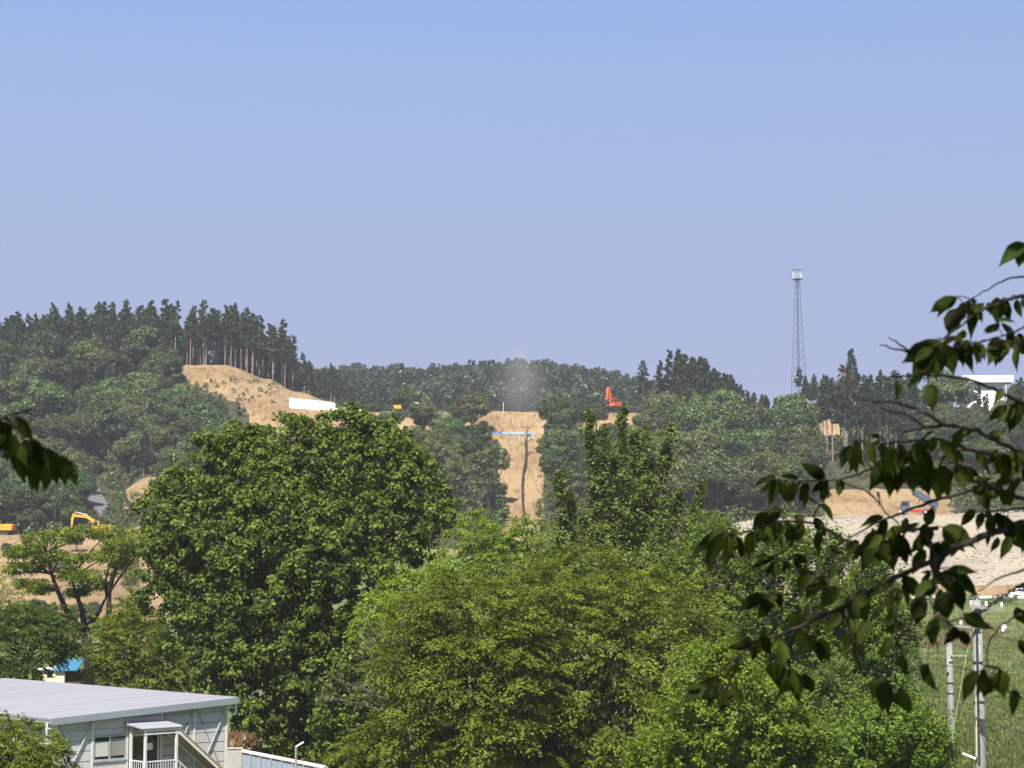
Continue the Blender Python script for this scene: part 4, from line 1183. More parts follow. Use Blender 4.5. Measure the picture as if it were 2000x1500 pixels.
    MB().bar((rx, -out - .10, zs + .06), (rx + run + .5, -out - .10, zs + .06 - tg * (run + .5)), .07, .05).build('stair_roof_edge', M['ply'], sroof)
    MB().bar((rx, -.2, zs - .09), (rx + run + .5, -.2, zs - .09 - tg * (run + .5)), .05, .08).build('stair_roof_beam', M['steel_post'], sroof)
    for k in (.55, 1.0):
        x = sx + run * k
        MB().span((x - .04, -out - .04, -.3), (x + .04, -out + .04, zs - .12 - tg * (x - rx))).build('stair_roof_post', M['steel_post'], root)
prefab()

# fence and wall beyond the office, lamp
def yard():
    A, B = P(472, 1463, 92.), P(640, 1512, 84.)
    zt = A.z
    root = empty('panel_fence', (A.x, A.y, 0))
    tag(root, 'blue-grey ribbed panel fence with pale top rail right of the prefab', 'fence')
    n = 16
    d = Vector((B.x - A.x, B.y - A.y, 0)); L = d.length; u = d.normalized(); ang = math.atan2(u.y, u.x)
    prof = []
    pw = L / n
    mb = MB()
    k = 6
    vs, fs = [], []
    for i in range(k * 4 + 1):
        x = pw * i / (k * 4); y = .03 if i % 4 in (1, 2) else 0
        vs += [(x, y, -.5), (x, y, zt - .12)]
    fs = [(2 * i, 2 * i + 2, 2 * i + 3, 2 * i + 1) for i in range(k * 4)]
    mb.add(vs, fs)
    me = mb.mesh('fence_panel', M['bluefence'])
    rot = Matrix.Rotation(ang, 3, 'Z')
    for i in range(n):
        o = link('fence_panel', me, root); o.location = rot @ Vector((pw * i, 0, 0)); o.rotation_euler = (0, 0, ang)
    MB().bar(rot @ Vector((0, -.01, zt - .07)), rot @ Vector((L, -.01, zt - .07)), .07, .14).build('top_rail', M['white'], root)
    for i in range(0, n + 1, 2):
        o = MB().bar(rot @ Vector((pw * i, -.05, -.4)), rot @ Vector((pw * i, -.05, zt - .1)), .05).build('post', M['grey_steel'], root)
    b = P(452, 1462, 92.); c = P(474, 1464, 92.)
    w = MB().span((b.x - 1.6, 91.9, -.5), (c.x - .02, 92.2, zt)).build('concrete_wall', M['concrete'])
    tag(w, 'short pale concrete wall between prefab corner and blue-grey fence', 'wall')
    MB().span((b.x - 1.65, 91.86, zt + .003), (c.x + .02, 92.24, zt + .07)).build('coping', M['concrete'], w)
    # lamp
    g = P(578, 1500, 74.)
    top = P(578, 1458, 74.); head = P(593, 1449, 74.)
    root = empty('street_lamp', (g.x, 74., 0))
    tag(root, 'slim pale pole lamp with slanting head beside the blue-grey fence', 'lamp')
    off = Vector((g.x, 74., 0))
    MB().tube([(0, 0, -.4), top - off], [.06, .04], 8).build('pole', M['concrete_pole'], root)
    MB().bar(top - off, head - off, .09, .06).build('lamp_head', M['lamp_white'], root)
yard()

def blue_shed():
    Y = 124.
    a = P(84, 1308, Y); b = P(127, 1308, Y)
    root = empty('shed', (a.x, Y, 0), R(-4))
    tag(root, 'small cream shed with bright blue roof behind the prefab roof', 'shed')
    L = b.x - a.x; H = a.z; D = 2.6
    MB().span((0, 0, -.3), (L, D, H)).build('wall', M['offwhite'], root)
    ro = MB(); ro.prism([(-.3, H), (-.05, H + .42), (L + .9, H + .42), (L + .75, H + .05), (L + .5, H)], -.0, .02)
    ro.v = []; ro.f = []
    ro.add([(L * .55, -.25, H + .02), (L + .9, -.25, H + .02), (L + .9, D * .5, H + .65), (L * .55, D * .5, H + .65), (L * .55, -.25, H - .06), (L + .9, -.25, H - .06), (L + .9, D * .5, H + .57), (L * .55, D * .5, H + .57)],
           [(0, 1, 2, 3), (4, 7, 6, 5), (0, 4, 5, 1), (3, 2, 6, 7), (0, 3, 7, 4), (1, 5, 6, 2)])
    ro.build('roof', M['blueroof'], root)
    MB().span((-.25, -.2, H + .004), (L * .55 - .02, D + .1, H + .1)).build('flat_roof', M['white'], root)
    MB().span((L + .01, .3, -.3), (L + 1.0, D, H - .05)).build('side_wall', M['brown'], root)
    MB().span((L * .2, -.02, H - .5), (L * .45, -.003, H - .1)).build('window', M['glass'], root)
blue_shed()

# ------------------------------------------------------------------ utility poles and wires
def pole(px, top_py, Y, r0, label, detail):
    g = on_ground(px, Y)
    t = P(px, top_py, Y)
    H = t.z - g.z
    root = empty('utility_pole', g)
    tag(root, label, 'utility pole', 'utility poles by the grass field')
    MB().tube([(0, 0, -1), (0, 0, H * .5), (0, 0, H)], [r0 * 1.2, r0, r0 * .8], 14).build('pole', M['concrete_pole'], root, smooth=True)
    s_ = Y / FPX
    def ofs(dx, dy): return Vector(((dx - px) * s_, 0, (HORIZON - dy) * s_ + CAMZ - g.z))
    def at(dx, dy, y=0): v = ofs(dx, dy); v.y = y; return v
    if detail:
        for dy, x0, x1 in ((1222, 1830, 1904), (1186, 1884, 1950)):
            arm = MB().bar(at(x0, dy - 2, -r0 - .05), at(x1, dy + 2, -r0 - .05), .09).build('crossarm', M['concrete_pole'], root)
            for k in (0.05, .5, .95):
                q = at(x0, dy - 2, -r0 - .05).lerp(at(x1, dy + 2, -r0 - .05), k)
                MB().tube([q + Vector((0, 0, .04)), q + Vector((0, 0, .10)), q + Vector((0, 0, .13)), q + Vector((0, 0, .22))], [.03, .06, .035, .05], 8).build('insulator', M['white'], arm)
        mb = MB().tube([at(1948, 1232, -.2), at(1951, 1224, -.2), at(1950, 1218, -.2)], [.05, .1, .06], 8)
        mb.build('lamp', M['lamp_white'], root)
        MB().bar(at(1893, 1300, -r0 - .08), at(1891, 1470, -r0 - .08), .035).build('wire_guard', M['yellow_guard'], root)
        MB().bar(at(1866, 1464, -.2), at(1890, 1474, -.1), .14, .07).build('step_lamp', M['lamp_white'], root)
        for dy in (1290, 1366, 1400):
            MB().cyl((0, 0, at(px, dy).z), r0 * 1.14, .035, 'Z', 14).build('band', M['dark_steel'], root)
        MB().bar(at(px - 4, 1225, -r0 - .02), at(px - 6, 1480, -r0 * 1.2 - .02), .07, .05).build('cable', M['dark_steel'], root)
        MB().box(at(px + 2, 1408, -r0 - .1), (.15, .14, .3)).build('junction_box', M['dark_steel'], root)
        for k, dy in enumerate((1308, 1314, 1322, 1340)):
            MB().bar(at(px + 2, dy, -r0 - .05), at(px + 22, dy + 3, -r0 - .05), .025).build('step_bolt', M['dark_steel'], root)
    else:
        MB().bar(at(px, 1278, -r0 - .03), at(px + 30, 1278, -r0 - .03), .07).build('crossarm', M['grey_steel'], root)
        MB().bar(at(px - 6, 1262, -r0), at(px - 6, 1310, -r0), .12).build('sleeve', M['concrete'], root)
        for dy in (1290, 1330, 1350):
            MB().cyl((0, 0, at(px, dy).z), r0 * 1.15, .05, 'Z', 14).build('band', M['dark_steel'], root)
    return root
pole(1902, 1172, 66., .19, 'nearer thick concrete utility pole with crossarms at the right edge', True)
pole(1847, 1255, 104., .19, 'thinner concrete utility pole left of the thick one, in the grass', False)

def wire(label, a, b, sag, r0, m='wire'):
    a, b = Vector(a), Vector(b)
    pts = []
    for i in range(17):
        t = i / 16
        p = a.lerp(b, t); p.z -= sag * 4 * t * (1 - t); pts.append(p)
    o = MB().tube(pts, r0, 5).build('overhead_wire', M[m])
    tag(o, label, 'wire')
wire('dark cable slanting down right from the thick pole, low', P(1902, 1399, 65.8), P(2120, 1460, 60.), .1, .018)
wire('dark cable leaving the thick pole to the right, middle height', P(1905, 1365, 65.8), P(2120, 1420, 60.), .1, .010)
wire('thin cable from the top of the thick pole to the right edge', P(1905, 1232, 65.8), P(2120, 1268, 60.), .1, .010)
wire('pale guy wire running from the thick pole down into the trees', P(1897, 1228, 65.8), P(1852, 1480, 66.), .0, .010, 'yellow_guard')
wire('thin cable running from the thick pole to the far pole', P(1902, 1190, 66.2), P(1847, 1262, 103.8), .3, .010)

# ------------------------------------------------------------------ steel towers
def lattice(name, label, px, py_top, Y, w0, w1, panels, m, leg=.12, rot=R(45), head=True, thick=.05):
    g = on_ground(px, Y)
    H = P(px, py_top, Y).z - g.z
    root = empty(name, g, rot)
    tag(root, label, 'tower')
    z0 = -.5
    Ht = H - (3.0 if head else 0)
    def c(k, t):
        w = (w0 + (w1 - w0) * t) / 2
        return Vector(((-w, w, w, -w)[k], (-w, -w, w, w)[k], z0 + (Ht - z0) * t))
    for k in range(4):
        MB().tube([c(k, 0), c(k, 1)], [leg, leg * .7], 6).build('leg', m, root)
    ts = [1 - (1 - i / panels) ** 1.15 for i in range(panels + 1)]
    for i in range(panels):
        mb = MB()
        for k in range(4):
            a, b = c(k, ts[i]), c((k + 1) % 4, ts[i])
            a2, b2 = c(k, ts[i + 1]), c((k + 1) % 4, ts[i + 1])
            mb.bar(a2, b2, thick); mid = (a2 + b2) / 2
            mb.bar(a, mid, thick); mb.bar(b, mid, thick)
        mb.build('bracing', m, root)
    return root, H, Ht
root, H, Ht = lattice('lattice_tower', 'tall slender steel lattice tower with boxed platform on the right skyline', 1563, 526, 560., 3.5, 1.0, 15, M['tower_steel'], .075, R(45), True, .045)
MB().tube([(0, 0, 0), (0, 0, Ht)], .12, 6).build('cable_ladder', M['tower_steel'], root)
mb = MB()
for z in (Ht + .05, Ht + 2.75):
    for s_ in (-1, 1):
        mb.bar((-1.25, s_ * 1.25, z), (1.25, s_ * 1.25, z), .16); mb.bar((s_ * 1.25, -1.25, z), (s_ * 1.25, 1.25, z), .16)
mb.box((0, 0, Ht), (2.5, 2.5, .08))
mb.build('platform', M['tower_steel'], root)
am = MB().box((0, 0, 0), (.16, .12, 2.3)).mesh('antenna', M['steel_post'], bevel=.02)
for k in range(8):
    a = k * math.pi / 4
    o = link('antenna', am, root); o.location = (math.cos(a) * 1.35, math.sin(a) * 1.35, Ht + 1.4); o.rotation_euler = (0, 0, a)
MB().tube([(0, 0, Ht), (0, 0, H + .3)], .12, 6).build('mast', M['tower_steel'], root)

root, H, Ht = lattice('power_pylon', 'faint distant power pylon poking above the far ridge', 1017, 681, 895., 5.5, .8, 9, M['pylon_steel'], .09, R(30), False, .06)
for f, w in ((.72, 5.0), (.83, 4.2), (.93, 3.4)):
    mb = MB()
    for s_ in (-1, 1):
        mb.bar((0, 0, H * f + .4), (s_ * w / 2, 0, H * f), .09); mb.bar((0, 0, H * f - .4), (s_ * w / 2, 0, H * f), .09)
    mb.build('crossarm', M['pylon_steel'], root)

# ------------------------------------------------------------------ white building on the right hill
def hill_building():
    Y = 500.
    a, b = P(1902, 733, Y), P(1979, 747, Y)
    z0 = gz(a.x, Y) - 2
    root = empty('white_building', (a.x, Y, z0), R(-3))
    tag(root, 'bright white building with thick overhanging flat roof among trees at right', 'building')
    W_ = b.x - a.x; zt = a.z - z0; zb = b.z - z0
    MB().span((-3, 0, zb), (W_, 9, zt)).build('roof', M['white'], root, bevel=.05)
    MB().span((-2, 1.6, 0), (W_ - 2.4, 8.4, zb - .01)).build('wall', M['white'], root)
    MB().span((W_ - 2.15, .4, 0), (W_ - 1.75, .8, zb)).build('column', M['concrete'], root)
    MB().span((-2.5, .4, 0), (-2.1, .8, zb)).build('column', M['concrete'], root)
    g = P(1929, 784, 492.)
    zz = gz(g.x, 492.)
    root = empty('street_lamp', (g.x, 492., zz))
    tag(root, 'small lamp post in front of the white building on the hill', 'lamp')
    t = P(1929, 757, 492.).z - zz
    MB().tube([(0, 0, -.5), (0, 0, t)], .09, 6).build('pole', M['fascia'], root)
    MB().tube([(0, 0, t), (.25, 0, t + .35), (.6, 0, t + .35)], .07, 6).build('arm', M['fascia'], root)
    MB().tube([(.55, 0, t + .45), (.6, 0, t + .3), (.65, 0, t + .1)], [.1, .3, .12], 8).build('lamp_head', M['fascia'], root)
hill_building()

# ------------------------------------------------------------------ plateau: hoarding, tarp, pipe, stakes
def hoarding():
    Y = 511.
    pts = [(565, 777, 812), (600, 780, 815), (632, 784, 815), (668, 790, 812), (706, 796, 812)]
    root = empty('hoarding', P(565, 800, Y))
    tag(root, 'long white site hoarding on the plateau behind the huge round tree', 'fence')
    o = root.location.copy()
    k = 0
    for (xa, ta, ba), (xb, tb, bb) in zip(pts[:-1], pts[1:]):
        for j in range(3):
            t0, t1 = j / 3, (j + 1) / 3
            ya, yb = Y + 2.2 * k / 12, Y + 2.2 * (k + 1) / 12
            A = P(xa + (xb - xa) * t0, ta + (tb - ta) * t0, ya) - o; B = P(xa + (xb - xa) * t1, ta + (tb - ta) * t1, yb) - o
            za = P(xa, max(ba, bb) + 12, Y).z - o.z
            g = Vector((B.x - A.x, B.y - A.y, 0)).normalized() * .02
            A, B = A + g, B - g
            n = Vector((0, .1, 0))
            z = min(A.z, B.z)
            MB().add([(A.x, A.y, za), (B.x, B.y, za), B, A, Vector((A.x, A.y, za)) + n, Vector((B.x, B.y, za)) + n, B + n, A + n],
                     [(0, 1, 2, 3), (4, 7, 6, 5), (0, 4, 5, 1), (3, 2, 6, 7), (0, 3, 7, 4), (1, 5, 6, 2)]).build('hoarding_panel', M['white'], root)
            k += 1
hoarding()

def sheet(name, label, cat, poly_px, Y, m, seed=1, nx=14, ny=6, amp=.25, dz=.25):
    """a crumpled sheet lying on the bank"""
    r = random.Random(seed)
    (x0, y0), (x1, y1), (x2, y2), (x3, y3) = poly_px
    vs, fs = [], []
    for j in range(ny + 1):
        for i in range(nx + 1):
            u, v = i / nx, j / ny
            px = (x0 * (1 - u) + x1 * u) * (1 - v) + (x3 * (1 - u) + x2 * u) * v
            py = (y0 * (1 - u) + y1 * u) * (1 - v) + (y3 * (1 - u) + y2 * u) * v
            p = P(px, py, Y - 2.5 * v)
            p += Vector((0, r.uniform(-1, 1) * amp, r.uniform(-1, 1) * amp * .7))
            vs.append(p)
    for j in range(ny):
        for i in range(nx):
            a = j * (nx + 1) + i
            fs.append((a, a + 1, a + nx + 2, a + nx + 1))
    o = MB().add(vs, fs).build(name, m)
    sm = o.modifiers.new('thickness', 'SOLIDIFY'); sm.thickness = .03
    return tag(o, label, cat)
sheet('blue_tarp', 'crumpled bright blue tarp at the left end of the bench below the soil bank', 'tarp', ((953, 843), (983, 843), (976, 855), (962, 851)), 484., M['tarp'], 3)
sheet('ground_sheet', 'pale grey sheet stretched along the bench below the soil bank', 'sheet', ((982, 843), (1046, 843), (1046, 849), (982, 849)), 484., M['tarp_grey'], 4, 26, 4, .15)

pp = [(1027, 866), (1028, 885), (1027, 905), (1022, 930), (1020, 955), (1021, 985), (1023, 1010), (1027, 1026)]
pts = []
for px, py in pp:
    best = min(np.arange(396, 486, .5), key=lambda Y: abs(screen(on_ground(px, Y))[1] - py))
    pts.append(on_ground(px, best) + Vector((0, 0, .75)))
fine = []
for a, b in zip(pts[:-1], pts[1:]):
    fine += [a.lerp(b, t / 4) for t in range(4)]
fine.append(pts[-1])
tag(MB().tube(fine, .27, 8).build('drain_pipe', M['pipe'], smooth=True), 'dark brown drain pipe snaking down the bare soil strip', 'pipe')
def strip_sapling():
    rr = random.Random(5)
    p = on_ground(1029, 462)
    root = empty('sapling', p)
    tag(root, 'thin nearly bare sapling standing on the bare soil strip beside the pipe', 'tree')
    mb = MB().tube([(0, 0, -.5), (.1, 0, 3), (-.1, 0, 6.5)], [.12, .09, .03], 6)
    st = []
    for k in range(16):
        z = rr.uniform(2, 6.3); a = rr.uniform(0, 6.28); L = rr.uniform(.5, 1.5)
        e = (math.cos(a) * L, math.sin(a) * L, z + L * .7)
        mb.tube([(0, 0, z), e], [.04, .015], 4); st.append(e)
    mb.build('trunk', M['bark'], root)
    pos, ax, nr = blob_leaves(np.array(st), np.full(len(st), .5), 12, np.random.default_rng(5), .3)
    link('crown', leaf_mesh('crown', pos, ax, nr, .3, .2, np.random.default_rng(6).random(len(pos)), M['hill_leaf']), root)
strip_sapling()
sm_ = MB().tube([(0, 0, -.4), (0, 0, 1.1)], .07, 5).mesh('stake', M['white'])
for k, px in enumerate((1000, 1006, 1014, 1021, 1033, 1040)):
    o = link('marker_stake', sm_); o.location = on_ground(px, 474 + (k % 3))
    tag(o, 'short white marker stake in the row below the pale sheet', 'stake', 'white stakes below the sheet')
o = link('survey_pole', MB().tube([(0, 0, -.5), (0, 0, 2.6)], .07, 5).mesh('survey_pole', M['white']))
o.location = on_ground(983, 506); tag(o, 'thin white survey pole on the plateau edge above the tarp', 'pole')

# ------------------------------------------------------------------ machines and vehicles
def excavator(loc, rz, label, col, boom, stick, bucket, wide=0.0, sc=1.0):
    """boom / stick: points in the side plane (forward, up) from the turntable"""
    root = empty('excavator', loc, rz, sc)
    tag(root, label, 'excavator')
    for s_ in (-1, 1):
        t = MB(); y = s_ * 1.15
        t.prism([(-1.9, .25), (-1.6, 0), (1.6, 0), (1.9, .25), (1.95, .55), (1.65, .85), (-1.65, .85), (-1.95, .55)], y - .3, y + .3)
        tr = t.build('track', M['black'], root)
        for k in range(5):
            MB().cyl((-1.3 + k * .65, y, .32), .22, .64, 'Y', 12).build('roller', M['dark_steel'], tr)
    MB().box((0, 0, .65), (2.2, 1.8, .4)).build('undercarriage', M['dark_steel'], root)
    MB().cyl((0, 0, .92), .7, .2, 'Z', 20).build('turntable', M['dark_steel'], root)
    b = MB()
    b.prism([(-2.5, 1.15), (-2.65, 1.5), (-2.6, 2.15), (-2.2, 2.35), (-.2, 2.3), (-.2, 1.9), (1.2, 1.8), (1.3, 1.05), (-2.2, 1.02)], -1.25, 1.25)
    b.build('house', M[col], root, bevel=.05)
    MB().prism([(-2.75, 1.1), (-2.85, 1.6), (-2.72, 2.0), (-2.5, 2.0), (-2.5, 1.1)], -1.2, 1.2).build('counterweight', M['red' if col == 'yellow' else 'orange'], root, bevel=.04)
    c = MB().prism([(-.1, 1.85), (-.1, 3.0), (.1, 3.1), (1.0, 3.05), (1.35, 2.0), (1.3, 1.85)], .35, 1.24)
    cab = c.build('cab', M[col], root, bevel=.04)
    MB().prism([(.15, 2.1), (.15, 2.95), (.92, 2.92), (1.18, 2.1)], 1.243, 1.262).build('window', M['glass'], cab)
    MB().prism([(.15, 2.1), (.15, 2.95), (.92, 2.92), (1.18, 2.1)], .328, .347).build('window', M['glass'], cab)
    MB().add([(1.075, .45, 2.95), (1.075, 1.14, 2.95), (1.36, 1.14, 2.08), (1.36, .45, 2.08)], [(0, 1, 2, 3)]).build('windscreen', M['glass'], cab)
    MB().tube([(-1.4, .5, 2.3), (-1.4, .5, 2.8)], .07, 8).build('exhaust', M['dark_steel'], root)
    def beam(name, pts, ws, y0, y1):
        # tapered plate box along a bent centre line
        up_, lo = [], []
        for i, (x, z) in enumerate(pts):
            a = pts[max(i - 1, 0)]; d = pts[min(i + 1, len(pts) - 1)]
            t = Vector((d[0] - a[0], 0, d[1] - a[1])).normalized(); n = Vector((-t.z, 0, t.x))
            up_.append((x + n.x * ws[i], z + n.z * ws[i])); lo.append((x - n.x * ws[i], z - n.z * ws[i]))
        return MB().prism(up_ + lo[::-1], y0, y1).build(name, M[col], root, bevel=.02)
    bo = beam('boom', boom, [.22 + wide] + [.34 + wide] * (len(boom) - 2) + [.22 + wide], -.32 - wide, .08 + wide)
    sk = beam('stick', stick, [.3 + wide] + [.24 + wide] * (len(stick) - 2) + [.14], -.28 - wide * .8, .04 + wide * .8)
    m1, m2 = boom[-2], stick[0]
    MB().tube([(m1[0], -.12, m1[1] + .35), (m2[0], -.12, m2[1] + .3)], .08, 8).build('cylinder', M['steel_post'], bo)
    MB().tube([(1.2, -.5, 1.4), (boom[1][0], -.4, boom[1][1] - .1)], .08, 8).build('cylinder', M['steel_post'], bo)
    if bucket:
        bx, bz = bucket
        MB().prism([(bx - .1, bz + .1), (bx + .35, bz - .05), (bx + .3, bz - .75), (bx - .2, bz - 1.05), (bx - .75, bz - .95), (bx - .45, bz - .5)], -.65, .41).build('bucket', M['dark_steel'], root, bevel=.03)
    return root
# orange one, seen almost end-on with its boom folded up
g = on_ground(1200, 507.)
excavator(g + Vector((-.3, 0, .55)), R(-128), 'orange excavator with raised boom on the plateau edge', 'orange',
          [(.9, 1.7), (1.3, 3.6), (1.5, 4.8), (1.9, 5.6)], [(1.8, 5.9), (2.3, 4.9), (2.5, 2.6)], (2.5, 2.4), wide=.1)
# yellow ones on the left fill
g = on_ground(196, 384.)
excavator(g + Vector((0, 0, .05)), R(182), 'yellow excavator with arched boom behind the open-limbed tree', 'yellow',
          [(.6, 1.8), (1.4, 3.2), (2.5, 4.0), (5.2, 4.15)], [(5.0, 4.6), (5.4, 3.6), (5.55, 1.6)], (5.5, 1.5))
g = on_ground(4, 380.)
excavator(g + Vector((0, 0, .05)), R(178), 'yellow excavator cut by the left edge of the picture', 'yellow',
          [(.9, 1.8), (2.0, 3.4), (3.2, 4.2), (5.6, 3.6)], [(5.4, 4.0), (5.9, 3.0), (6.0, 1.2)], (6, 1.1))

def wheels(root, spots, r0, w, hub='silver'):
    wm = MB().cyl((0, 0, 0), r0, w, 'Y', 20).mesh('wheel', M['black'], bevel=.02)
    hm = MB().cyl((0, 0, 0), r0 * .55, w + .03, 'Y', 14).mesh('hub', M[hub])
    for x, y in spots:
        o = link('wheel', wm, root); o.location = (x, y, r0)
        h = link('hub', hm, o)

def dump_truck():
    g = on_ground(1793, 379.)
    root = empty('dump_truck', g + Vector((0, 0, .25)), R(172))
    tag(root, 'dump truck with raised blue-grey bed and red chassis on the gravel fill', 'truck')
    # x forward
    MB().span((-3.4, -.5, .75), (3.4, .5, 1.05)).build('chassis', M['red'], root)
    MB().span((-2.6, -1.15, .55), (1.4, -.55, 1.0)).build('side_guard', M['red'], root)
    MB().span((-2.6, .55, .55), (1.4, 1.15, 1.0)).build('side_guard', M['red'], root)
    cab = MB().prism([(1.75, .7), (3.55, .7), (3.6, 1.7), (3.4, 2.75), (1.85, 2.8), (1.75, 2.6)], -1.2, 1.2).build('cab', M['bluegrey'], root, bevel=.08)
    for y in (-1.22, 1.2):
        MB().prism([(2.15, 1.75), (2.15, 2.5), (3.15, 2.5), (3.4, 1.75)], y, y + .02).build('window', M['glass'], cab)
    MB().add([(3.62, -1.05, 1.72), (3.62, 1.05, 1.72), (3.44, 1.05, 2.6), (3.44, -1.05, 2.6)], [(0, 1, 2, 3)]).build('windscreen', M['glass'], cab)
    MB().span((3.5, -1.2, .45), (3.75, 1.2, .85)).build('bumper', M['white'], root)
    for y in (-.9, .9):
        MB().span((3.755, y - .15, .58), (3.78, y + .15, .74)).build('headlight', M['lamp_white'], root)
    a = R(33)
    rot = Matrix.Rotation(-a, 3, 'Y')
    piv = Vector((-3.3, 0, 1.1))
    def T(v): return rot @ Vector(v) + piv
    bed = MB()
    for (c, sz) in (((2.6, 0, .1), (5.2, 2.3, .12)), ((2.6, -1.15, .72), (5.2, .1, 1.15)), ((2.6, 1.15, .72), (5.2, .1, 1.15)), ((5.2, 0, .85), (.1, 2.4, 1.5))):
        bed.box(T(c), sz, rot)
    b = bed.build('bed', M['bluegrey'], root, bevel=.02)
    for k in range(5):
        for s_ in (-1, 1):
            MB().box(T((.5 + k * 1.05, s_ * 1.23, .72)), (.12, .06, 1.15), rot).build('rib', M['bluegrey'], b)
    MB().box(T((5.55, 0, 1.65)), (.8, 2.3, .1), rot).build('cab_guard', M['bluegrey'], b)
    MB().tube([(.6, 0, 1.0), T((3.6, 0, .0))], .12, 8).build('lift_ram', M['steel_post'], root)
    wheels(root, [(2.7, -1.0), (2.7, 1.0), (-1.3, -1.0), (-1.3, 1.0), (-2.5, -1.0), (-2.5, 1.0)], .5, .4)
dump_truck()

def car():
    p = P(1988, 1171, 317.)
    root = empty('car', (p.x + .2, 317., 7.06), R(180))
    tag(root, 'white hatchback on the road by the guardrail at the right edge', 'car')
    body = MB().prism([(-2.05, .35), (-2.1, .75), (-1.95, .95), (-1.5, 1.0), (1.0, .95), (1.85, .8), (2.08, .6), (2.05, .3), (-2.0, .28)], -.84, .84).build('body', M['white'], root, bevel=.07)
    MB().prism([(-1.75, .97), (-1.35, 1.4), (-.9, 1.5), (.25, 1.5), (.55, 1.38), (1.2, .95)], -.74, .74).build('cabin', M['white'], root, bevel=.08)
    for y in (-.76, .74):
        MB().prism([(-1.4, 1.02), (-1.1, 1.36), (-.4, 1.42), (-.4, 1.02)], y, y + .02).build('window', M['glass'], root)
        MB().prism([(-.32, 1.02), (-.32, 1.42), (.22, 1.41), (.85, 1.02)], y, y + .02).build('window', M['glass'], root)
    MB().add([(1.15, -.62, 1.0), (1.15, .62, 1.0), (.52, .6, 1.42), (.52, -.6, 1.42)], [(0, 1, 2, 3)]).build('windscreen', M['glass'], root)
    for y in (-.6, .6):
        MB().box((2.04, y, .66), (.08, .3, .14)).build('headlight', M['lamp_white'], root)
        MB().box((-2.08, y, .8), (.06, .2, .2)).build('tail_light', M['red'], root)
    wheels(root, [(1.3, -.74), (1.3, .74), (-1.3, -.74), (-1.3, .74)], .31, .2)
car()

def guardrail():
    root = empty('guardrail', (60, 314.2, 6.7))
    tag(root, 'long white guardrail along the road below the gravel bank', 'guardrail')
    pm = MB().tube([(0, 0, -.5), (0, 0, .8)], .07, 6).mesh('post', M['white'])
    prof = [(.0, .40), (.05, .44), (.0, .50), (0, .56), (.05, .62), (.0, .66), (-.03, .66), (-.03, .4)]
    rm = MB().prism([(y, z) for y, z in prof], 0, 3.98).mesh('rail', M['white'])
    for k in range(18):
        o = link('post', pm, root); o.location = (-8 + 4 * k, .05, 0)
        o = link('rail', rm, root); o.location = (-8 + 4 * k + 3.99, -.05, 0); o.rotation_euler = (0, 0, R(90))
guardrail()

def plateau_truck(px, Y, rz, label, bedcol, cabcol):
    g = on_ground(px, Y)
    root = empty('truck', g + Vector((0, 0, .2)), rz)
    tag(root, label, 'truck')
    MB().span((-2.6, -.45, .55), (2.6, .45, .8)).build('chassis', M['dark_steel'], root)
    cab = MB().prism([(1.2, .5), (2.65, .5), (2.7, 1.3), (2.45, 2.15), (1.3, 2.2)], -.95, .95).build('cab', M[cabcol], root, bevel=.08)
    MB().add([(2.72, -.85, 1.32), (2.72, .85, 1.32), (2.5, .8, 2.05), (2.5, -.8, 2.05)], [(0, 1, 2, 3)]).build('windscreen', M['glass'], cab)
    for y in (-.97, .95):
        MB().prism([(1.5, 1.35), (1.5, 2.0), (2.3, 2.0), (2.5, 1.35)], y, y + .02).build('window', M['glass'], cab)
    for y in (-.7, .7): MB().box((2.7, y, .85), (.06, .3, .2)).build('headlight', M['lamp_white'], cab)
    b = MB().span((-2.7, -1.0, .85), (1.1, 1.0, .95))
    for a, c in (((-2.7, -1.0, .95), (1.1, -.92, 1.9)), ((-2.7, .92, .95), (1.1, 1.0, 1.9)), ((1.02, -.92, .95), (1.1, .92, 1.9)), ((-2.7, -.92, .95), (-2.62, .92, 1.9))): b.span(a, c)
    b.build('bed', M[bedcol], root, bevel=.01)
    wheels(root, [(1.8, -.85), (1.8, .85), (-1.6, -.85), (-1.6, .85)], .4, .3)
plateau_truck(810, 508., R(-90), 'white small truck facing us on the plateau, between dark trees', 'white', 'white')
plateau_truck(775, 515., R(95), 'truck with yellow bed half hidden by trees on the plateau', 'yellow', 'white')

# ------------------------------------------------------------------ rubble, grass
def rubble():
    r = np.random.default_rng(81); rr = random.Random(81)
    V, F = [], []
    ico = MB()
    base = np.array([(1, 0, 0), (-1, 0, 0), (0, 1, 0), (0, -1, 0), (0, 0, 1), (0, 0, -1)], float)
    tri = np.array([(0, 2, 4), (2, 1, 4), (1, 3, 4), (3, 0, 4), (2, 0, 5), (1, 2, 5), (3, 1, 5), (0, 3, 5)])
    n = 0
    for k in range(9000):
        Y = rr.uniform(331, 394); px = rr.uniform(1380, 2060)
        p = on_ground(px, Y)
        s_ = .07 + .30 * rr.random() ** 6
        v = base * s_ * (.6 + .8 * r.random((6, 1))) * np.array([1.2, 1, .75])
        t = rr.random() * 6.28; c, sn = math.cos(t), math.sin(t)
        v = np.stack([v[:, 0] * c - v[:, 1] * sn, v[:, 0] * sn + v[:, 1] * c, v[:, 2]], -1)
        V.append(v + np.array([p.x, p.y, p.z + s_ * .2])); F.append(tri + n); n += 6
    me = np_mesh('rubble', np.concatenate(V), np.concatenate(F), M['rock'])
    tag(link('rubble', me), 'pale broken stones strewn over the gravel embankment', 'rubble', kind='stuff')
rubble()

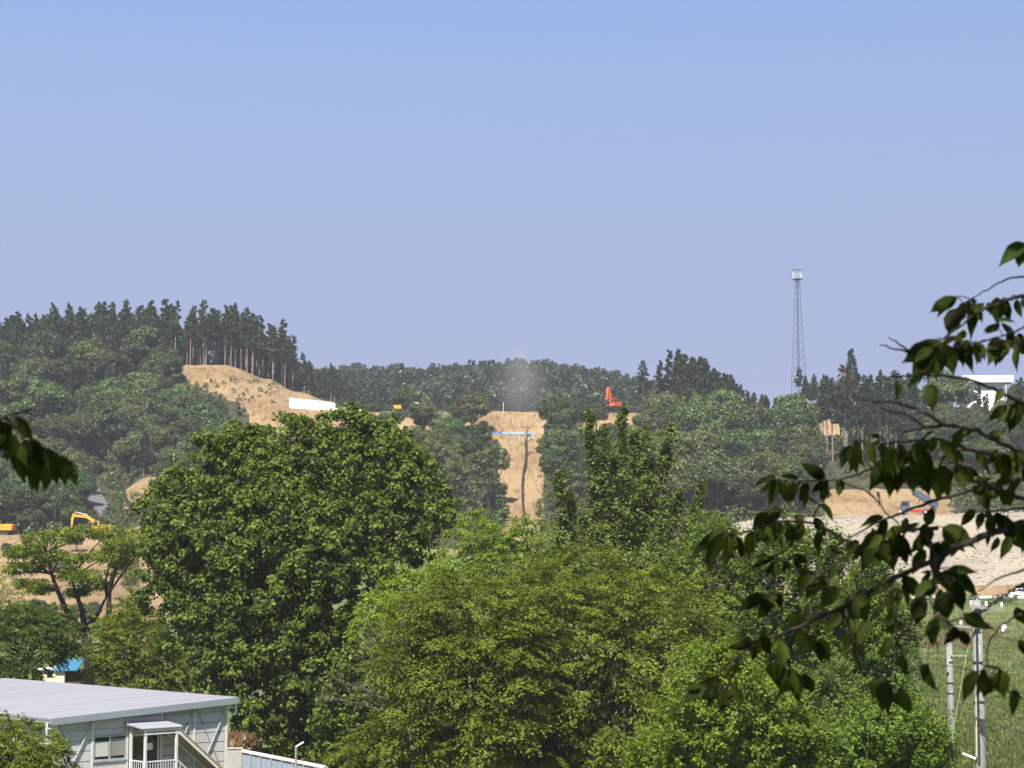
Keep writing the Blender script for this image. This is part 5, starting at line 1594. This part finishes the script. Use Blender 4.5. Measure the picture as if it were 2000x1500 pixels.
def blades(name, label, cat, pts, h, m, per=7, seed=1, spread=.35):
    r = np.random.default_rng(seed)
    base = np.repeat(np.array([list(p) for p in pts]), per, 0)
    n = len(base)
    base[:, :2] += r.normal(size=(n, 2)) * spread
    base[:, 2] -= .05
    ax = unit(np.array([0, 0, 1.]) + .42 * r.normal(size=(n, 3)))
    nr = rdir(n, r)
    L = h * (.5 + .9 * r.random(n))
    tone = np.repeat(r.random(len(pts)), per)
    me = leaf_mesh(name, base, ax, nr, L, .06 + .08 * r.random(n), tone * .6 + .4 * r.random(n), m)
    return tag(link(name, me), label, cat, kind='stuff')
rr9 = random.Random(9)
gp = []
for _ in range(9000):
    Y = 108 * (305 / 108) ** (rr9.random() ** 1.3); gp.append(on_ground(rr9.uniform(1560, 2120), Y))
blades('meadow_grass', 'tall green grass of the field at lower right', 'grass', gp, .30, M['grass'], 9, 91, .5)
dp = []
for _ in range(500):
    Y = rr9.uniform(215, 262); px = rr9.gauss(1850, 60)
    dp.append(on_ground(px, Y))
blades('dry_meadow_grass', 'brownish dry grass patch across the middle of the field', 'grass', dp, .5, M['dry_grass'], 6, 92, .5)
dp = []
for _ in range(80):
    q = P(rr9.uniform(448, 484), 1462, 93 + rr9.random() * 4); q.z = 2.6 + rr9.random() * .3; dp.append(q)
blades('dry_weeds', 'reddish dry weeds standing behind the pale concrete wall', 'weeds', dp, .42, M['dry_grass'], 10, 93, .22)
bk = MB()
a = P(446, 1462, 93.); b = P(510, 1462, 98.)
bk.span((a.x - 3, 92.6, -.6), (b.x, 98.5, 2.6))
tag(bk.build('earth_bank', paint('earth', (.22, .15, .08), .95, var=.4, scale=1.5, bump=.5, bscale=5)), kind='structure')

# shrubs along the road verge
vp = scatter(60, 1560, 2100, 296, 312, 1.0, None, 95, 8) + scatter(50, 1500, 1800, 110, 300, 3.0, None, 96, 8)
merged_trees('verge_shrubs', vp, UND, [rr0.uniform(.2, .55) for _ in vp], M['weed'], 'low weeds and bushes along the road verge and field', 'shrubs')

# ------------------------------------------------------------------ cherry boughs close to the camera
LEAVES_R = [(2000,474,1953,515,.45),(1997,485,1990,527,.45),(1870,580,1809,613,.36),(1866,582,1826,614,.36),(1882,590,1881,626,.6),(1868,602,1852,657,.62),(1912,592,1888,660,.42),(1905,598,1902,645,.45),(1898,582,1906,597,.5),(1947,580,1948,632,.5),(1960,580,1972,630,.42),(1985,585,1994,620,.4),(1930,590,1935,615,.5),(1950,625,1985,624,.3),(1952,632,1920,650,.5),(1967,635,1981,665,.4),(1960,662,1930,704,.7),(1962,664,1938,716,.55),(1990,650,2000,690,.45),(1830,662,1762,713,.42),(1815,675,1783,748,.4),(1818,678,1793,745,.45),(1822,676,1835,742,.55),(1845,672,1868,730,.52),(1868,665,1880,712,.42),(1885,665,1898,727,.4),(1902,672,1918,712,.42),(1872,658,1828,676,.34),
(1660,870,1641,913,.5),(1664,872,1671,925,.48),(1672,858,1675,885,.5),(1690,858,1697,878,.5),(1720,853,1697,850,.4),(1966,792,1929,822,.38),(1985,785,1977,845,.55),(1978,788,1963,825,.45),(1900,838,1856,855,.38),(1958,843,1930,850,.5),(1735,895,1692,955,.42),(1738,895,1700,960,.4),(1745,903,1735,970,.5),(1755,905,1750,965,.5),(1780,905,1782,962,.6),(1790,865,1800,945,.42),(1805,920,1812,968,.55),(1845,910,1828,977,.55),(1740,888,1716,905,.5),(1780,888,1740,893,.35),(1870,905,1880,960,.42),(1880,910,1915,935,.4),(1935,885,1948,912,.5),(1955,885,1980,918,.38),(1905,935,1938,937,.36),(1945,940,1980,940,.34),(1815,860,1790,890,.45),(1850,870,1875,895,.45),(1865,880,1885,905,.45),(1812,1026,1820,990,.6),
(1612,935,1566,903,.46),(1605,930,1578,920,.4),(1515,932,1471,948,.34),(1516,934,1503,990,.36),(1560,935,1524,927,.32),(1538,942,1531,980,.5),(1548,940,1550,980,.5),(1572,942,1568,997,.36),(1615,940,1606,980,.5),(1640,935,1638,970,.45),(1590,980,1577,970,.5),(1602,985,1635,1015,.4),(1590,1010,1615,1050,.42),(1420,1035,1352,1080,.34),(1412,1040,1375,1110,.32),(1430,1040,1415,1110,.34),(1440,1035,1410,1065,.4),(1435,1055,1450,1075,.45),(1500,1000,1465,1050,.46),(1490,1035,1470,1065,.5),(1520,1015,1515,1058,.6),(1555,1022,1541,1066,.62),(1568,1020,1555,1060,.5),(1530,1000,1490,998,.5),(1572,1010,1548,1012,.7),(1512,1090,1464,1107,.36),(1520,1095,1495,1138,.5),(1530,1095,1535,1122,.5),(1545,1085,1584,1097,.36),(1550,1088,1562,1110,.46),(1715,1035,1679,1115,.44),(1645,1045,1625,1052,.5),(1620,1065,1645,1085,.4),
(1722,1055,1710,1095,.45),(1735,1055,1741,1117,.62),(1750,1040,1755,1092,.5),(1752,1040,1774,1105,.42),(1790,1050,1800,1087,.5),(1805,1035,1806,1065,.6),(1770,1030,1800,1022,.34),(1820,1065,1832,1100,.48),(1845,1055,1842,1097,.5),(1865,1060,1860,1090,.5),(1840,1030,1907,1063,.5),(1905,995,1875,1028,.48),(1920,1000,1908,1034,.48),(1930,1010,1940,1052,.5),(1945,1000,1960,1042,.5),(1960,1005,1980,1058,.5),(1990,1020,2004,1060,.45),(1925,1040,1932,1068,.5),(1765,1120,1800,1175,.42),(1820,1120,1795,1145,.4),(1828,1130,1803,1155,.4),(1830,1150,1800,1165,.4),(1805,1165,1780,1215,.6),(1830,1115,1850,1150,.55),(1860,1125,1850,1160,.6),(1852,1108,1912,1165,.34),(1865,1135,1880,1195,.5),(1845,1155,1848,1212,.62),(1880,1200,1936,1230,.38),(1735,1130,1705,1165,.42),(1660,1160,1665,1215,.5),(1680,1150,1690,1215,.46),(1745,1150,1750,1180,.5),
(1500,1162,1440,1190,.42),(1498,1170,1495,1205,.6),(1520,1160,1525,1190,.6),(1560,1195,1530,1215,.42),(1635,1145,1598,1190,.5),(1620,1150,1600,1170,.5),(1575,1200,1560,1280,.4),(1600,1245,1622,1295,.42),(1590,1240,1580,1275,.5),(1650,1180,1640,1220,.6),(1670,1175,1687,1213,.5),(1700,1215,1672,1258,.55),(1470,1250,1420,1270,.42),(1475,1250,1470,1290,.55),(1485,1242,1507,1278,.5),(1525,1295,1515,1345,.75),(1555,1315,1558,1375,.5),(1570,1315,1588,1360,.5),(1375,1338,1335,1370,.5),(1405,1333,1370,1370,.5),(1420,1345,1408,1392,.7),(1428,1340,1455,1377,.5),(1392,1350,1382,1380,.5),(1910,1310,1876,1370,.42),(1955,1308,1957,1362,.7),(1930,1325,1920,1365,.5),(1972,1350,1985,1400,.5),(1950,1340,1918,1340,.3),(1800,1297,1828,1350,.42),(1830,1210,1815,1265,.5),(1870,1225,1845,1260,.5),(1880,1230,1890,1268,.5),(1985,1185,2004,1228,.5),(1990,1250,2004,1280,.5),(1720,1320,1700,1370,.5),(1735,1330,1720,1390,.55),(1760,1345,1775,1400,.55),(1760,1280,1770,1320,.45)]
LEAVES_L = [(2,822,4,885,.6),(10,822,16,878,.5),(30,813,64,860,.4),(28,850,14,905,.5),(35,865,44,940,.45),(30,870,10,898,.5),(50,860,55,912,.5),(60,860,70,962,.42),(66,890,64,958,.42),(80,870,95,920,.45),(85,875,118,925,.42),(95,890,90,960,.42),(105,890,108,945,.5),(120,900,128,950,.48),(130,903,151,948,.45)]
BR_R = [[(2090,520),(2000,540),(1975,543),(1940,557),(1905,580),(1882,592)],[(2090,570),(2000,578),(1980,581),(1930,600),(1900,617),(1875,640),(1840,662),(1810,678),(1782,682)],[(2090,630),(2000,640),(1960,655),(1915,668)],[(2100,690),(2000,672),(1965,667),(1930,665),(1900,670),(1870,676),(1820,678)],[(1800,680),(1770,686),(1745,680),(1718,673)],[(1790,686),(1770,682),(1752,668),(1735,659)],
[(2100,850),(2000,790),(1965,770),(1930,755),(1890,742),(1850,733),(1790,733),(1737,736)],[(2100,915),(2000,885),(1965,870),(1940,858),(1910,842),(1880,832),(1843,830),(1815,812),(1790,798),(1745,786),(1690,783),(1667,772)],[(1843,830),(1808,833),(1800,827),(1770,810),(1740,804),(1720,797)],[(1843,830),(1810,835),(1768,843)],[(2100,925),(2000,900),(1900,880),(1855,864),(1830,859),(1790,860),(1740,865),(1697,866)],[(1820,842),(1800,860),(1770,886)],[(2100,1000),(2000,975),(1940,955),(1900,940),(1870,930),(1830,918),(1780,915),(1740,912),(1700,916),(1670,928),(1640,938),(1560,939),(1500,936)],[(1640,940),(1690,958),(1710,975),(1730,1000),(1750,1020),(1772,1036)],
[(2100,915),(2000,935),(1930,948),(1850,970),(1790,990),(1740,1010),(1700,1027),(1660,1050),(1620,1075),(1585,1100)],[(2120,975),(2000,1020),(1930,1045),(1880,1065),(1830,1090),(1790,1110),(1745,1130),(1700,1155),(1650,1185),(1600,1205),(1560,1225),(1500,1250),(1455,1270),(1430,1290),(1395,1320)],[(1830,1030),(1745,1040),(1700,1060),(1660,1080),(1620,1110),(1580,1140),(1550,1170),(1500,1215),(1470,1245)],[(1700,1068),(1670,1064),(1640,1050),(1600,1025),(1540,1017),(1480,1030),(1440,1043),(1415,1040)],[(1610,1122),(1560,1112),(1530,1095),(1512,1090)],[(1745,1130),(1748,1180),(1752,1250),(1748,1330)],[(1652,1185),(1660,1240),(1680,1290),(1722,1320)],[(1553,1228),(1540,1280),(1545,1310),(1562,1318)],[(1440,1288),(1430,1320),(1415,1345),(1380,1338)],[(2100,1090),(2000,1140),(1960,1165),(1930,1185),(1900,1205),(1850,1215),(1825,1195),(1815,1170)],[(2090,1080),(2000,1112),(1950,1130),(1912,1155),(1890,1170)],[(2100,1120),(2000,1195),(1950,1225),(1930,1260),(1928,1300),(1912,1312)],[(1928,1300),(1950,1305),(1970,1350)],[(1830,1090),(1815,1060),(1810,1028)],[(1830,1090),(1820,1130),(1835,1155)],[(2100,950),(2000,990),(1930,1000),(1900,995)],[(2100,700),(2010,760),(1985,785),(1960,845)],[(1565,1160),(1520,1160),(1498,1166)],[(1850,1215),(1870,1228),(1845,1240)],[(1790,865),(1785,890),(1750,905)],[(1830,918),(1845,890),(1870,880),(1940,882)],[(1590,1010),(1600,985),(1590,978)],[(2090,455),(2000,474)],[(2090,1180),(2040,1190),(1990,1250)]]
BR_L = [[(-90,850),(0,818),(20,808),(45,804),(70,813)],[(10,813),(45,850),(80,870),(130,902)],[(-60,860),(2,822)],[(50,805),(60,800),(62,797)]]

def cherry_leaf_mesh(seed):
    """pointed oval leaf with a folded midrib, drooping tip; unit length along +X"""
    r = random.Random(seed)
    n = 10
    prof = [(0, .0), (.05, .17), (.14, .36), (.27, .48), (.42, .5), (.56, .44), (.69, .31), (.80, .17), (.90, .06), (1.0, .0)]
    vs, fs = [], []
    cur = r.uniform(.08, .22); tw = r.uniform(-.25, .25); fold = r.uniform(.12, .3)
    for i, (x, w) in enumerate(prof):
        z = -cur * x * x * 1.3
        a = tw * x
        wl, wr = w * r.uniform(.93, 1.05), w * r.uniform(.93, 1.05)
        for s_, ww in ((-1, wl), (-.5, wl), (0, 0), (.5, wr), (1, wr)):
            y = s_ * ww
            zz = z + abs(s_) * w * fold + r.uniform(-.008, .008) - (abs(s_) > .9) * .03 * w
            vs.append((x, y * math.cos(a) - zz * 0, zz + y * math.sin(a)))
    for i in range(n - 1):
        for k in range(4):
            a = i * 5 + k
            fs.append((a, a + 1, a + 6, a + 5))
    me = bpy.data.meshes.new('leaf'); me.from_pydata(vs, [], fs)
    at = me.attributes.new('var', 'FLOAT', 'FACE')
    at.data.foreach_set('value', [.25 + .5 * r.random() * (1 if (k % 4) in (1, 2) else .6) for k in range(len(fs))])
    me.materials.append(M['cherry_leaf'])
    for p in me.polygons: p.use_smooth = True
    return me
CL = [cherry_leaf_mesh(k) for k in range(7)]

def cherry(label, base, fork, brs, leaves, d0, seed, crown_c, crown_r, crown_n, more_leaves=0):
    rr = random.Random(seed); r = np.random.default_rng(seed)
    root = empty('cherry_tree', base)
    tag(root, label, 'tree')
    base = Vector(base)
    depth = lambda px, py: d0 + .45 * math.sin(px * .011 + seed) + .35 * math.sin(py * .013 + 1)
    W = lambda px, py: P(px, py, depth(px, py)) - base
    mb = MB()
    f = Vector(fork) - base
    mb.tube([(0, 0, -.4), f * .5 + Vector((.08, 0, 0)), f, f + Vector((-.2, -.1, 1.2))], [.2, .16, .13, .07], 12)
    mb.build('trunk', M['bark_cherry'], root, smooth=True)
    pts_all = []
    for b in brs:
        p3 = [W(*q) for q in b]
        edge = abs(b[0][0] - 1000) > 1000
        fine = []
        for i, (a, c) in enumerate(zip(p3[:-1], p3[1:])):
            seg = max(2, int((c - a).length / .035))
            for t in range(seg):
                q = a.lerp(c, t / seg)
                q += Vector((rr.uniform(-1, 1), rr.uniform(-1, 1), rr.uniform(-1, 1))) * .0022
                fine.append(q)
        fine.append(p3[-1])
        big = .0088 if len(b) > 13 else (.0058 if len(b) > 7 else .0038)
        if edge:
            m0 = f.lerp(p3[0], .5) + Vector((0, 0, .12))
            fine = [f, f.lerp(m0, .6), m0, m0.lerp(p3[0], .6) + Vector((0, 0, .03))] + fine
            rad = [big * 3, big * 2.4, big * 2, big * 1.6] + [big * (1.25 - 1.0 * i / (len(fine) - 4)) * (1 + .22 * (rr.random() < .12)) for i in range(len(fine) - 4)]
        else:
            rad = [big * (.8 - .5 * i / len(fine)) * (1 + .25 * (rr.random() < .12)) for i in range(len(fine))]
        MB().tube(fine, rad, 7).build('branch', M['bark_cherry'], root, smooth=True)
        pts_all += fine
    more = []
    for bx, by, tx, ty, w in leaves:
        if rr.random() < .9:
            an = rr.uniform(-.9, .9); k_ = rr.uniform(.6, .95)
            dx, dy = (tx - bx) * k_, (ty - by) * k_
            bx2, by2 = bx + rr.uniform(-12, 12), by + rr.uniform(-4, 8)
            more.append((bx2, by2, bx2 + dx * math.cos(an) - dy * math.sin(an), by2 + abs(dx * math.sin(an) + dy * math.cos(an)), w))
    for k, (bx, by, tx, ty, w) in enumerate(leaves + more):
        a = W(bx, by)
        L2 = math.hypot(tx - bx, ty - by) * depth(bx, by) / FPX
        b = P(tx, ty, depth(bx, by) + rr.uniform(-.35, .5) * L2) - base
        near = min(pts_all, key=lambda q: (q - a).length_squared)
        if (near - a).length > .02:       # leaf stalk to the twig
            st = MB().tube([near, near.lerp(a, .5) + Vector((0, 0, .004)), a], [.0013, .0010, .0009], 5).build('leaf_stalk', M['bark_cherry'], root)
        ax = (b - a); L = ax.length; ax.normalize()
        toc = (-(a + base) + Vector((0, 0, CAMZ))).normalized()
        nr = (toc * .8 + Vector((rr.uniform(-.5, .5), rr.uniform(-.2, .2), rr.uniform(.0, .7)))).normalized()
        if rr.random() < .25: nr = -nr
        sd = nr.cross(ax).normalized(); nr = ax.cross(sd)
        o = link('leaf', CL[(k * 3 + seed) % 7], root)
        mt = Matrix((ax, sd, nr)).transposed().to_4x4()
        o.matrix_basis = Matrix.Translation(a) @ mt @ Matrix.Diagonal((L * 1.06, L * w * 1.0, L, 1))
    if more_leaves:      # further small leaves along the twigs, too many to pick apart
        V, F, A, n0 = [], [], [], 0
        cache = []
        for me in CL:
            v = np.empty(len(me.vertices) * 3, np.float32); me.vertices.foreach_get('co', v)
            f_ = np.empty(len(me.polygons) * 4, np.int32); me.loops.foreach_get('vertex_index', f_)
            cache.append((v.reshape(-1, 3), f_.reshape(-1, 4)))
        tries = 0
        while len(V) < more_leaves and tries < 4000:
            tries += 1
            q = rr.choice(pts_all) + Vector((rr.uniform(-1, 1), rr.uniform(-1, 1), rr.uniform(-1, .3))) * .018
            sx, sy = screen(q + base)
            if sx > 2010 or sx < 1400 or sy < 640: continue
            if 736 > sy and sx < 1800: continue
            if 1735 < sx < 1850 and 930 < sy < 1010: continue
            if 1860 < sx and 1130 < sy: continue
            if sx < 1860 and 760 < sy < 850: continue
            L = rr.uniform(35, 64) * (q + base).y / FPX
            ax = Vector((rr.uniform(-.9, .6), rr.uniform(-.6, .6), rr.uniform(-1.3, -.25))).normalized()
            toc = (Vector((0, 0, CAMZ)) - (q + base)).normalized()
            nr = (toc * .7 + Vector((rr.uniform(-.7, .7), rr.uniform(-.3, .3), rr.uniform(-.1, .8)))).normalized()
            sd = nr.cross(ax).normalized(); nr = ax.cross(sd)
            mt = np.array(Matrix((ax, sd, nr)).transposed())
            v, f_ = cache[rr.randrange(7)]
            w = rr.uniform(.36, .52)
            V.append((v * np.array([L, L * w, L])) @ mt.T + np.array(list(q))); F.append(f_ + n0); n0 += len(v)
            A.append(np.full(len(f_), rr.random() * .9))
        o = link('leaf_cluster', np_mesh('leaf_cluster', np.concatenate(V), np.concatenate(F), M['cherry_leaf'], np.concatenate(A), smooth=True), root)
        o['kind'] = 'stuff'
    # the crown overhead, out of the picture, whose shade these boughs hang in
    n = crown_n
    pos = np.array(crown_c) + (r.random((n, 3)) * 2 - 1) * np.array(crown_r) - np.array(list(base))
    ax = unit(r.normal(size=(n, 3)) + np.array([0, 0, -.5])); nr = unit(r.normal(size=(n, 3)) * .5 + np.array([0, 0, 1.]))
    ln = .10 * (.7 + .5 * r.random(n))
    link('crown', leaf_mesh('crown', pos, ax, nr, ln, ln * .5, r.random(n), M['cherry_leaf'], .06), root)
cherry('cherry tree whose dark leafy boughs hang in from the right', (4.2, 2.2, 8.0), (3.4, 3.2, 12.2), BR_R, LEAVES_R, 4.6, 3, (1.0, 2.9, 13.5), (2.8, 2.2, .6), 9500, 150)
cherry('cherry tree with one drooping leafy twig at the left edge', (-4.0, 2.6, 7.6), (-2.8, 3.6, 11.9), BR_L, LEAVES_L, 4.7, 5, (-2.0, 3.2, 13.2), (1.3, 1.7, .5), 4000)

# ------------------------------------------------------------------ air: dust plume and haze
def dust():
    m, nt, n, l, o = new_mat('dust')
    pv = n.new("ShaderNodeVolumePrincipled")
    pv.inputs["Color"].default_value = rgb((.80, .74, .66)); pv.inputs["Anisotropy"].default_value = .1
    tc = n.new("ShaderNodeTexCoord")
    nz = n.new("ShaderNodeTexNoise"); nz.inputs["Scale"].default_value = 1.9; nz.inputs["Detail"].default_value = 3
    l.new(tc.outputs["Object"], nz.inputs["Vector"])
    ln = n.new("ShaderNodeVectorMath"); ln.operation = 'LENGTH'; l.new(tc.outputs["Object"], ln.inputs[0])
    f = n.new("ShaderNodeMapRange"); f.inputs[1].default_value = 1.0; f.inputs[2].default_value = 0.0; f.interpolation_type = 'SMOOTHERSTEP'; f.inputs[3].default_value = 0; f.inputs[4].default_value = 1
    l.new(ln.outputs["Value"], f.inputs[0])
    nm = n.new("ShaderNodeMapRange"); nm.inputs[1].default_value = .25; nm.inputs[2].default_value = .8
    l.new(nz.outputs[0], nm.inputs[0])
    mu = n.new("ShaderNodeMath"); mu.operation = 'MULTIPLY'; l.new(f.outputs[0], mu.inputs[0]); l.new(nm.outputs[0], mu.inputs[1])
    m2 = n.new("ShaderNodeMath"); m2.operation = 'MULTIPLY'; m2.inputs[1].default_value = .10; l.new(mu.outputs[0], m2.inputs[0])
    l.new(m2.outputs[0], pv.inputs["Density"])
    l.new(pv.outputs[0], o.inputs["Volume"])
    c = P(1018, 752, 545.)
    bm = bmesh.new(); bmesh.ops.create_icosphere(bm, subdivisions=3, radius=1.0)
    me = bpy.data.meshes.new('dust_plume'); bm.to_mesh(me); bm.free(); me.materials.append(m)
    o_ = link('dust_plume', me); o_.location = c; o_.scale = (10, 10, 18); o_.rotation_euler = (0, R(-8), 0)
    tag(o_, 'pale dust rising from the plateau behind the bare strip', 'dust', kind='stuff')
dust()

def haze():
    m, nt, n, l, o = new_mat('haze_air')
    pv = n.new("ShaderNodeVolumePrincipled")
    pv.inputs["Color"].default_value = rgb((.90, .93, .98)); pv.inputs["Density"].default_value = 0.00017
    pv.inputs["Anisotropy"].default_value = 0.0
    l.new(pv.outputs[0], o.inputs["Volume"])
    ob = MB().span((-1300, -300, -3.0), (1300, 1720, 150)).build('haze', m)
    tag(ob, 'thin summer haze', 'haze', kind='stuff')
haze()
